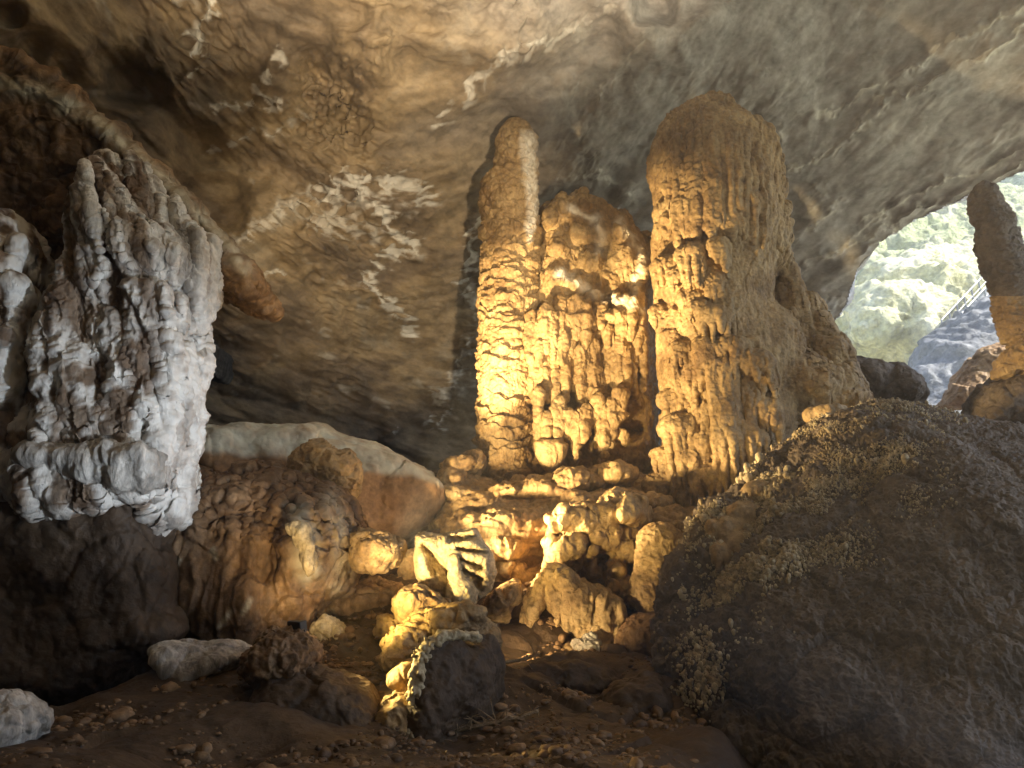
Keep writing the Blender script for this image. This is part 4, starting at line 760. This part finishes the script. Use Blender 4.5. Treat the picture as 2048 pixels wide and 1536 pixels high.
    # sticks and dry roots washed in on the floor
    def stick(name, label, pts, rad, roots, Yr, seed):
        q = random.Random(seed); bm = bmesh.new(); w = [at(*p) for p in pts]; tube(bm, w, [rad * (1 - .4 * i / len(w)) for i in range(len(w))], 7)
        for j in range(roots):
            i = q.randrange(len(w) - 1); t = q.random(); a = w[i] * (1 - t) + w[i + 1] * t; d = np.array([q.gauss(0, 1), q.gauss(-.3, .5), q.gauss(.3, .6)]) * .07; tube(bm, [a, a + d * .6 + np.array([0, 0, .02]), a + d * 1.2 + np.array([q.gauss(0, .03), 0, q.gauss(0, .03)])], [.009, .006, .003], 5)
        o = bm_obj(name, bm, M['wood']); tag(o, label, 'branch'); b = Vector(w[0]); o.data.transform(__import__('mathutils').Matrix.Translation(-b)); o.location = b
    stick('dead_branch', 'dead branch lying on the floor before the dark opening', [(985, 1329, 8.15), (1020, 1323, 8.15), (1050, 1318, 8.15), (1068, 1310, 8.15), (1080, 1308, 8.15)], .022, 5, .1, 3)
    stick('root_tangle', 'tangle of dry roots and sticks below the dark faced boulder', [(830, 1486, 7.2), (880, 1470, 7.2), (930, 1456, 7.2), (975, 1448, 7.2), (1030, 1436, 7.2), (1075, 1422, 7.3)], .025, 60, .2, 4)
loose_stones()

# ------------------------------------------------------------------ the great mound at the right, crusted with dripstone popcorn
def great_mound():
    r = random.Random(14); Y = 8.9
    poly = [(1400, 1620), (1400, 1450), (1372, 1320), (1380, 1250), (1420, 1180), (1455, 1110), (1500, 1050), (1550, 980), (1605, 905), (1650, 840), (1700, 800), (1770, 785), (1850, 788), (1950, 815), (2060, 835), (2300, 900), (2500, 1200), (2500, 1750), (1350, 1750)]
    a = at(1280, 1750, Y); b = at(2420, 740, Y); F_ = Field((a[0], 6.0, -.6), (b[0], 12.2, b[2] + .3), .04); F_.pillow(poly, Y, 1.9, 1.6, 2.4, sz=.5)
    F_.ell(at(1520, 1120, 9.4), (.75, .7, .8), .25); F_.ell(at(1600, 1010, 9.6), (.7, .8, .6), .25); F_.ell(at(1440, 1250, 9.0), (.45, .6, .8), .25)
    F_.capsule(at(1390, 1180, 8.9), at(1370, 1330, 8.4), .32, .3, .15); F_.capsule(at(1440, 1330, 8.3), at(1480, 1500, 7.6), .4, .35, .2); F_.capsule(at(1395, 1400, 8.2), at(1430, 1520, 7.7), .22, .2, .1)
    F_.warp(.14, .8, 6); V, F = F_.mesh(); V = smooth(V, F, 2)
    keep = fcent(V, F); keep = (keep[:, 2] > -.5) & (keep[:, 0] < b[0] - .1); F = F[keep]; u, inv = np.unique(F, return_inverse=True); V = V[u]; F = inv.reshape(F.shape); V, F = subdiv(V, F); V = smooth(V, F, 2); V, F = subdiv(V, F)
    q = polyline_px(V); left = sstep(1750, 1450, q[:, 0]); drape = sstep(1480, 1400, q[:, 0])
    V = displace(V, F, lambda P: .035 * fbm(P * f32(1.8), 4, 3) + left * (.04 * lobes(P, 2.6, 5, 4) + .02 * flutes(P, 6, .25, 3) + .018 * ridged(P * f32(5), 3, 15)) + .05 * facets(P, 1.2, 9) + .02 * facets(P, 4, 10) + .014 * ridged(P * f32(11), 3, 16) + .007 * ridged(P * f32(27), 2, 17) + drape * .03 * flutes(P, 4, .12, 5) + .010 * fbm(P * f32(9), 3, 5) + .006 * ridged(P * f32(20), 2, 7), down=.3)
    c = polyline_px(fcent(V, F)); lab = np.where(c[:, 0] + 20 * perlin(fcent(V, F) * 2, 3) < np.interp(c[:, 1], [800, 1000, 1200, 1536], [1560, 1530, 1430, 1470]), 0, 1)
    parts = pieces(V, F, lab, ['draped_flank', 'smooth_back'], M['mound'])
    # popcorn: small drips standing out of the skin, thick on the lamp side
    N = normals(V, F); q = polyline_px(V); dens = np.zeros(len(V))
    for (x, y, sx, sy, w) in [(1560, 960, 90, 45, 1.), (1640, 850, 60, 30, .6), (1790, 850, 80, 50, 1.1), (1700, 950, 110, 60, 1.), (1600, 1040, 110, 60, 1.2), (1500, 1060, 80, 60, 1.2), (1470, 1130, 60, 60, 1.), (1640, 1080, 90, 50, .8), (1800, 960, 70, 60, .5), (1750, 1050, 60, 50, .35), (1450, 1200, 60, 60, .6), (1400, 1330, 40, 80, .5)]:
        dens = np.maximum(dens, w * np.exp(-((q[:, 0] - x) / sx) ** 2 - ((q[:, 1] - y) / sy) ** 2))
    dens *= np.clip(.35 + 1.6 * fbm(V * f32(2.2), 3, 17), 0, 1.5) * (((V - CAM.astype(f32)) * N).sum(1) < 0)
    g = np.random.default_rng(12); pick = g.choice(len(V), 22000, p=dens / dens.sum()); P = V[pick]; n = N[pick]; k = len(pick)
    th = np.linspace(0, 2 * np.pi, 7)[:-1]; lev = [(-.5, .0), (-.3, .75), (.1, 1.), (.55, .7), (1., .12)]
    size = g.lognormal(np.log(.0068), .45, k) * (1 + .6 * (q[pick, 0] < 1600)) ; ln = size * g.uniform(1., 2.4, k)
    o = P + n * (size * .6)[:, None] + g.normal(0, .01, (k, 3)); rings = []
    for (t, w) in lev:
        cx = o + np.stack([n[:, 0] * 0, n[:, 1] * 0, -t * ln], 1) + n * (size * .3 * (1 - t))[:, None]
        rings.append(np.stack([cx + np.stack([np.cos(a) * size * w, np.sin(a) * size * w, 0 * size], 1) for a in th], 1))
    VV = np.stack(rings, 1).reshape(-1, 3).astype(f32); m = len(th); L_ = len(lev); fl = [[i * m + j, i * m + (j + 1) % m, (i + 1) * m + (j + 1) % m, (i + 1) * m + j] for i in range(L_ - 1) for j in range(m)]
    FF = (np.array(fl)[None] + (np.arange(k) * m * L_)[:, None, None]).reshape(-1, 4)[:, ::-1]
    parts.append(('dripstone_popcorn', VV, FF, M['pale'], None, None))  # pale stone puts the missing crest daylight into the popcorn colour
    # fringed shelves near the crest and down the lamp side
    for rows in ([(1635, 830, .14, .1), (1665, 822, .16, .1), (1695, 818, .12, .1)], [(1600, 880, .12, .14), (1560, 930, .16, .16), (1600, 925, .15, .14), (1640, 905, .1, .1), (1520, 985, .16, .2), (1570, 985, .14, .16), (1490, 1030, .17, .25), (1450, 1060, .17, .25), (1540, 1040, .13, .14), (1480, 1090, .17, .2), (1430, 1110, .15, .25), (1600, 1010, .11, .1), (1640, 960, .1, .1), (1520, 1090, .12, .12)]):
      G = field_px(1400, 1760, 790, 1220, 7.0, 11.2, .028, 9.2)
      for (x, y, w, L) in rows:
        i = np.argmin(np.where(((V - CAM.astype(f32)) * N).sum(1) < 0, (q[:, 0] - x) ** 2 + (q[:, 1] - y) ** 2, 1e9)); p = V[i]; hang(G, p[0], p[2], p[1] + w * .25, r.randint(5, 8), w * 1.2, L, r, rad=.032, k=.02, out=.04)
      V2, F2 = largest(*G.mesh()); V2 = displace(V2, F2, lambda P: .018 * flutes(P, 9, .2, 3) + .012 * ridged(P * f32(8), 3, 4), down=.2); parts.append(('fringed_shelf', V2, F2, M['flow'], None, None))
    o = thing('flowstone_mound', 'huge smooth rounded mound filling the corner, its lit flank crusted with popcorn drips', 'flowstone mound', parts)
    for c in o.children:
        if c.name.startswith('dripstone_popcorn'): c['kind'] = 'stuff'
great_mound()

# ------------------------------------------------------------------ the pale draped formation and ledge
SKEW = np.array([[1, 0, .32], [0, 1, 0], [0, 0, 1]], f32).T
def draped_formation():
    r = random.Random(31); Y = 8.6
    F_ = field_px(-90, 440, 290, 1060, Y - 1.3, Y + 1.2, .027)
    F_.pillow([(232, 362), (258, 368), (292, 402), (325, 440), (352, 478), (380, 506), (402, 535), (398, 560), (375, 595), (335, 625), (295, 650), (278, 668), (290, 700), (318, 745), (326, 790), (340, 838), (343, 858), (334, 895), (322, 925), (335, 960), (330, 1000), (250, 1045), (100, 1060), (90, 930), (105, 850), (118, 760), (130, 680), (160, 610), (185, 540), (182, 480), (200, 435), (214, 390)], Y, .55, .8, .5)
    for (x, y, a, b) in [(326, 870, .12, .3), (318, 790, .1, .3), (305, 690, .08, .3), (315, 930, .1, .12)]: F_.ell(at(x, y, Y - .25), (a, .25, b), .15)
    for j in range(9):                                     # hollows of the foot
        x = r.uniform(130, 280); y = r.uniform(660, 860); F_.capsule(at(x, y, Y - .66), at(x + r.uniform(-40, -10), y + r.uniform(50, 110), Y - .6), .05, .1, .05, sub=True)
    F_.grain(lambda P: .15 * flutes(P @ SKEW, 2.4, .07, 3, .05) + .08 * flutes(P @ SKEW, 5, .05, 4, .03), .45)
    F_.warp(.05, 1.2, 3); V, F = F_.mesh(); V = smooth(V, F, 1); V, F = subdiv(V, F); SK = SKEW.T
    q = polyline_px(V); low = sstep(600, 700, q[:, 1])
    V = displace(V, F, lambda P: .025 * flutes(P @ SKEW, 12, .08, 4) + (.01 + .045 * low) * ridged(sc(P, 2.6, 2.6, 1.3), 3, 5) + .05 * facets(sc(P @ SKEW, 1, 1, .4), 3, 21) + .012 * ridged(P * f32(16), 2, 22) + .02 * fbm(P * f32(6), 3, 4) + .010 * ridged(P * f32(15), 2, 6))
    fl = flutes(V @ SKEW, 2.4, .07, 3, .05); rg = ridged(sc(V, 2.6, 2.6, 1.3), 3, 5); q = polyline_px(V)
    cal = np.clip(sstep(.55, 1.25, fl + .25 * fbm(V * f32(5), 3, 2)) * (1 - low) + low * sstep(.5, 1.1, rg + .3 * fbm(V * f32(4), 3, 2)) + .5 * sstep(280, 330, q[:, 0]) , 0, 1) * np.clip(.9 + .4 * fbm(V * f32(9), 3, 8), 0, 1)  # white on the ridges; right side whitened as painted daylight
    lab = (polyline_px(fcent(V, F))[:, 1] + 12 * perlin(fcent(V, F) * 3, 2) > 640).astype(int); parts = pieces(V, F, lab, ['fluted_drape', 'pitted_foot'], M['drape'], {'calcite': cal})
    # lumpy column beside it, and the brown fins in the recess between
    G = field_px(-90, 130, 420, 1060, Y - 1.1, Y + .9, .027)
    G.pillow([(-80, 440), (0, 452), (30, 445), (55, 470), (72, 520), (70, 580), (50, 610), (62, 640), (68, 680), (50, 700), (72, 740), (85, 790), (70, 830), (95, 880), (100, 930), (85, 1000), (40, 1030), (-80, 1040)], Y - .1, .5, .7, .3)
    for j in range(26): x = r.uniform(-40, 70); y = r.uniform(460, 960); p = at(x, y, Y - .5); F2 = r.uniform(.06, .12); G.capsule(p, p + np.array([r.uniform(-.15, .05), 0, -r.uniform(.3, .7)]), F2, .03, .06, sq=(1, .5, 1))
    V, F = G.mesh(); V = smooth(V, F, 1); V, F = subdiv(V, F); V = displace(V, F, lambda P: .05 * flutes(P @ SKEW, 3.5, .15, 3) + .05 * ridged(sc(P, 3, 3, 1.6), 3, 5) + .012 * ridged(P * f32(14), 2, 6)); parts.append(('lumpy_column', V, F, M['drape'], {'calcite': sstep(.5, 1.2, ridged(sc(V, 3, 3, 1.6), 3, 5) + .3 * fbm(V * f32(4), 3, 2))}, None))
    G = field_px(-60, 260, 300, 760, Y - .2, Y + 1.6, .03); G.pillow([(-50, 310), (240, 300), (235, 450), (200, 620), (160, 740), (40, 740), (-50, 620)], Y + .7, .3, .7, .3)
    for j in range(22): x = r.uniform(30, 215); y = r.uniform(330, 420); p = at(x, y, Y + .35); G.capsule(p, p + np.array([-.1, r.uniform(-.05, .1), -r.uniform(.6, 1.5)]), r.uniform(.06, .12), r.uniform(.03, .08), .03)
    V, F = G.mesh(); V = smooth(V, F, 1); V, F = subdiv(V, F); V = displace(V, F, lambda P: .04 * flutes(P @ SKEW, 5, .1, 3) + .02 * fbm(P * f32(5), 3, 4)); parts.append(('brown_recess', V, F, M['brown'], None, None))
    G = field_px(-90, 350, 870, 1050, Y - 1.5, Y + .6, .027); G.pillow([(-80, 960), (0, 945), (60, 900), (110, 890), (180, 900), (250, 915), (310, 940), (332, 955), (300, 975), (220, 960), (150, 985), (120, 1010), (95, 1020), (60, 1012), (40, 985), (0, 1010), (-80, 1030)], Y - .35, .4, .6, .2)
    for j in range(8): x = r.uniform(20, 300); y = r.uniform(910, 960) ; G.ell(at(x, y, Y - .75), (r.uniform(.15, .3), .2, r.uniform(.08, .14)), .1)
    V, F = G.mesh(); V = smooth(V, F, 1); V, F = subdiv(V, F); V = displace(V, F, lambda P: .05 * flutes(P, 3, .25, 3) + .04 * facets(P, 2, 2) + .03 * fbm(P * f32(4), 3, 4) + .01 * ridged(P * f32(12), 2, 6)); parts.append(('scalloped_apron', V, F, M['grey'], None, None))
    thing('draped_formation', 'pale grey draped limestone formation with leaning fins, under the brown ledge', 'flowstone', parts)
    V, F = boulder([(-120, 150), (0, 163), (40, 160), (80, 180), (110, 188), (150, 205), (200, 245), (250, 280), (290, 325), (320, 345), (350, 385), (380, 402), (420, 450), (450, 488), (480, 515), (494, 538), (480, 556), (455, 552), (425, 545), (395, 520), (350, 505), (300, 490), (200, 520), (100, 560), (-120, 560)], 8.9, .3, 1.6, .16, .03, lambda P: .05 * ridged(sc(P, 2, 2, 3), 3, 3) + .06 * facets(P, 2, 4) + .03 * flutes(P, 4, .2, 9) + .02 * fbm(P * f32(7), 3, 5), M['brown'], sz=-.35)
    cal = band(V, [(0, 168), (100, 190), (200, 248), (300, 335), (400, 430), (490, 535)], 16, 4, 6, .9); q = polyline_px(V); lab = (cal[F].mean(1) > .35).astype(int)
    thing('rock_ledge', 'brown rock ledge slanting down over the pale draped formation, rimmed with pale crust', 'ledge', pieces(V, F, lab, ['ledge_body', 'pale_rim'], M['brown'], {'calcite': cal}))
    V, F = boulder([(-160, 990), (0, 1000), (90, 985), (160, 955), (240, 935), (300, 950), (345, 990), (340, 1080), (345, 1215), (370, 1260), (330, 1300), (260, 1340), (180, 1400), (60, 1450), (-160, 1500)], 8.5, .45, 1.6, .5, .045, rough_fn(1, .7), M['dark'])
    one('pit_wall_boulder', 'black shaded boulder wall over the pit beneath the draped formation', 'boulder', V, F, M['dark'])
    V, F = boulder([(-60, 1040), (0, 1035), (30, 1060), (60, 1090), (20, 1100), (-60, 1095)], 8.6, .3, .4, .2, .025, rough_fn(.5, 2), M['grey']); one('pale_boss', 'pale smooth boss of rock low under the lumpy grey column', 'rock', V, F, M['grey'])
draped_formation()

def wall_hangings():
    # bat-grey stalactite cluster on the back wall
    r = random.Random(6); Yw = 14.5; G = field_px(330, 450, 680, 800, Yw - .8, Yw + 1.8, .028)
    G.pillow([(345, 708), (380, 700), (425, 692), (440, 690), (432, 720), (420, 745), (400, 740), (380, 735), (352, 760), (342, 740)], Yw + .2, .3, 1.4, .15)
    for (x, y, y2, w) in [(350, 715, 765, .1), (365, 715, 745, .09), (385, 715, 765, .12), (393, 740, 784, .1), (405, 710, 750, .12), (420, 700, 738, .1), (375, 710, 740, .08)]: G.capsule(at(x, y, Yw), at(x + 2, y2, Yw - .05), w, w * .35, .03)
    V, F = G.mesh(); V = smooth(V, F, 1); V = displace(V, F, lambda P: .03 * flutes(P, 6, .12, 3) + .02 * fbm(P * f32(5), 3, 4)); one('stalactite_cluster', 'short dark grey stalactite cluster hanging from the brown back wall', 'stalactite', V, F, M['slate'])
    # the scalloped flap hanging from the roof between the two stalagmites
    Y = 15.; V, F = boulder([(1180, 200), (1200, 130), (1235, 70), (1275, 55), (1305, 75), (1312, 105), (1290, 130), (1262, 160), (1285, 200), (1298, 240), (1280, 275), (1290, 300), (1288, 325), (1270, 345), (1245, 325), (1210, 330), (1180, 322), (1150, 335), (1100, 325), (1085, 300), (1090, 260), (1130, 235)], Y, .35, 2.2, .5, .045, lambda P: .05 * flutes(P @ np.array([[1, 0, .5], [0, 1, 0], [-.5, 0, 1]], f32), 2.6, .3, 3) + .06 * ridged(P * f32(1.8), 3, 4) + .02 * fbm(P * f32(7), 3, 5), M['tan'], sz=-.6)
    one('roof_flap', 'scalloped tan flap of rock hanging from the roof between the slender and massive stalagmites', 'flowstone', V, F, M['tan'])
wall_hangings()

def leaning_stalagmite():
    Y = 11.3
    Lf = [(1966, 369), (1954, 376), (1946, 400), (1949, 430), (1960, 470), (1970, 520), (1982, 555), (1992, 590), (1995, 610), (2000, 640), (2008, 660), (2016, 680), (2024, 690), (2030, 720), (2040, 760)]
    Rt = [(1970, 369), (1980, 374), (1997, 400), (2010, 430), (2025, 460), (2036, 500), (2043, 540), (2048, 580), (2052, 600), (2062, 640), (2072, 660), (2082, 690), (2100, 700), (2125, 730), (2140, 760)]
    F_ = field_px(1925, 2160, 360, 770, Y - .7, Y + .7, .02); F_.column(Lf, Rt, Y, .95); F_.warp(.05, 3, 5); V, F = F_.mesh(); V = smooth(V, F, 1); V, F = subdiv(V, F)
    V = displace(V, F, lambda P: .03 * lobes(P, 5, 9, 2) + .022 * ridged(sc(P, 4, 4, 11), 3, 4) + .012 * ridged(P * f32(14), 2, 6), down=.3)
    q = polyline_px(fcent(V, F)); lab = np.where(q[:, 1] < 592, 0, 1); thing('leaning_stalagmite', 'leaning stalagmite against the bright way out, its backlit head coloured dark, its foot lit yellow', 'stalagmite', pieces(V, F, lab, ['knobbly_head', 'narrow_foot'], [M['mound'], M['flow']]))  # head stone set dark, putting its backlit shade into the colour
    V, F = boulder([(2015, 745), (2022, 705), (2030, 690), (2060, 680), (2130, 690), (2180, 720), (2180, 750)], 11.0, .4, .6, .2, .025, lambda P: .04 * lobes(P, 3, 7, 3) + .02 * ridged(P * f32(7), 2, 4), M['flow']); one('stalagmite_footing', 'yellow lit flowstone footing below the leaning stalagmite', 'flowstone', V, F, M['flow'])
    V, F = boulder([(1945, 850), (1962, 800), (1975, 775), (2000, 760), (2020, 735), (2060, 728), (2200, 720), (2260, 850)], 11.6, .6, .8, .3, .04, rough_fn(1), M['mound']); one('footing_rock', 'dark grey rock carrying the leaning stalagmite', 'rock', V, F, M['mound'])
    V, F = boulder([(1885, 812), (1910, 780), (1930, 745), (1955, 715), (1985, 690), (2010, 690), (2005, 730), (1990, 765), (1970, 780), (1950, 815)], 17, .5, 1, .4, .05, rough_fn(1), M['tan']); one('leaning_slab', 'tan leaning rock slab beyond the mound, below the walkway', 'slab', V, F, M['tan'])
    V, F = boulder([(1655, 800), (1660, 730), (1700, 722), (1745, 728), (1790, 742), (1825, 760), (1842, 800), (1800, 830)], 13.5, .6, 1, .4, .045, rough_fn(1), M['mound']); one('shaded_boulder', 'dark flat shaded boulder behind the mound crest', 'boulder', V, F, M['mound'])
leaning_stalagmite()

# ------------------------------------------------------------------ outside: daylight slopes and the walkway
def big_rock(name, label, cat, poly, Y, Tf, Tb, H, vox, mat, sx, sz, a=1., green=0):
    V, F = boulder(poly, Y, Tf, Tb, H, vox, lambda P: a * (.9 * fbm(P * f32(.22), 4, 3) + .5 * ridged(sc(P, .35, .35, .7), 4, 4) + .22 * ridged(P * f32(1.3), 3, 5)), mat, sx=sx, sz=sz, warp=(.8 * a, .15), pad=2.)
    return one(name, label, cat, V, F, mat)
big_rock('far_cliff', 'pale mossy cliff beyond the way out, farthest back', 'cliff', [(1480, 800), (1490, 600), (1560, 520), (1690, 440), (1780, 400), (1900, 340), (2048, 340), (2350, 200), (2800, 150), (2800, 700), (2000, 760)], 60, 4, 8, 8, .45, rock('mossy daylight rock', [(.20, .24, .10), (.36, .39, .2), (.50, .50, .34)], .3, rough=.9, bump=.8, bscale=2, dist=.3), .1, .7)
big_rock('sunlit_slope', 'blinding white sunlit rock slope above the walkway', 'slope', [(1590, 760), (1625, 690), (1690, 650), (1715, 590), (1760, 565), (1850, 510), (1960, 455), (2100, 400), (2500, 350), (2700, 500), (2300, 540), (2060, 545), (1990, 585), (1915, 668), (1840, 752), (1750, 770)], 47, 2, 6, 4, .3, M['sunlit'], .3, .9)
big_rock('walkway_bank', 'blue grey shaded bank of rock underneath the walkway', 'bank', [(1780, 830), (1835, 756), (1912, 672), (1990, 590), (2080, 525), (2400, 450), (2700, 600), (2700, 900), (1800, 900)], 33, 1.5, 5, 4, .3, rock('shaded bank rock', [(.09, .095, .1), (.16, .165, .17), (.22, .22, .22)], .4, bump=.6, bscale=3, dist=.2), -.15, .5, .6)  # shade put into the bank's dark blue grey rock colour
def walkway():
    A = at(1908, 668, 36.); B = at(2010, 556, 38.); o = link('walkway_stair', None); o.location = A; tag(o, 'steel railed stairway climbing in front of the sunlit slope', 'stairway'); d = Vector(B - A); side = Vector((d.y, -d.x, 0)).normalized() * .55
    bm = bmesh.new(); n = 30
    for i in range(n): bevel_box(bm, d * ((i + .5) / n) - Vector((0, 0, .12 + 0.0 * i)), (1.15, d.length / n * .9 + .3, .12), None, .015)
    bm_obj('tread_flight', bm, M['step'], o)
    for s in (-1, 1):
        off = side * s; bm = bmesh.new(); tube(bm, [off - Vector((0, 0, .22)), d + off - Vector((0, 0, .22))], .16, 6); bm_obj('stringer', bm, M['step'], o)
        bm = bmesh.new(); tube(bm, [off + Vector((0, 0, .9)), d + off + Vector((0, 0, .9))], .05, 8); bm_obj('handrail', bm, M['steel'], o)
        bm = bmesh.new(); tube(bm, [off + Vector((0, 0, .47)), d + off + Vector((0, 0, .47))], .035, 8); bm_obj('mid_rail', bm, M['steel'], o)
        for i in range(8):
            p = d * (i / 7) + off; bm = bmesh.new(); tube(bm, [p - Vector((0, 0, .2)), p + Vector((0, 0, .92))], .05, 8); bm_obj('post', bm, M['steel'], o)
walkway()

# ------------------------------------------------------------------ the damp air: one even volume round the whole place
def haze():
    bm = bmesh.new(); bmesh.ops.create_cube(bm, size=1); bmesh.ops.scale(bm, vec=(220, 180, 60), verts=bm.verts); bmesh.ops.translate(bm, vec=(20, 40, 22), verts=bm.verts)
    m = bpy.data.materials.new('damp air'); m.use_nodes = True; t = m.node_tree; t.nodes.clear(); o = t.nodes.new('ShaderNodeOutputMaterial'); v = t.nodes.new('ShaderNodeVolumePrincipled')
    v.inputs['Color'].default_value = (.85, .9, 1, 1); v.inputs['Density'].default_value = .0032; v.inputs['Anisotropy'].default_value = .2; t.links.new(v.outputs[0], o.inputs['Volume'])
    h = bm_obj('haze', bm, m); tag(h, 'thin damp haze filling the cave', 'haze', kind='stuff')
haze()
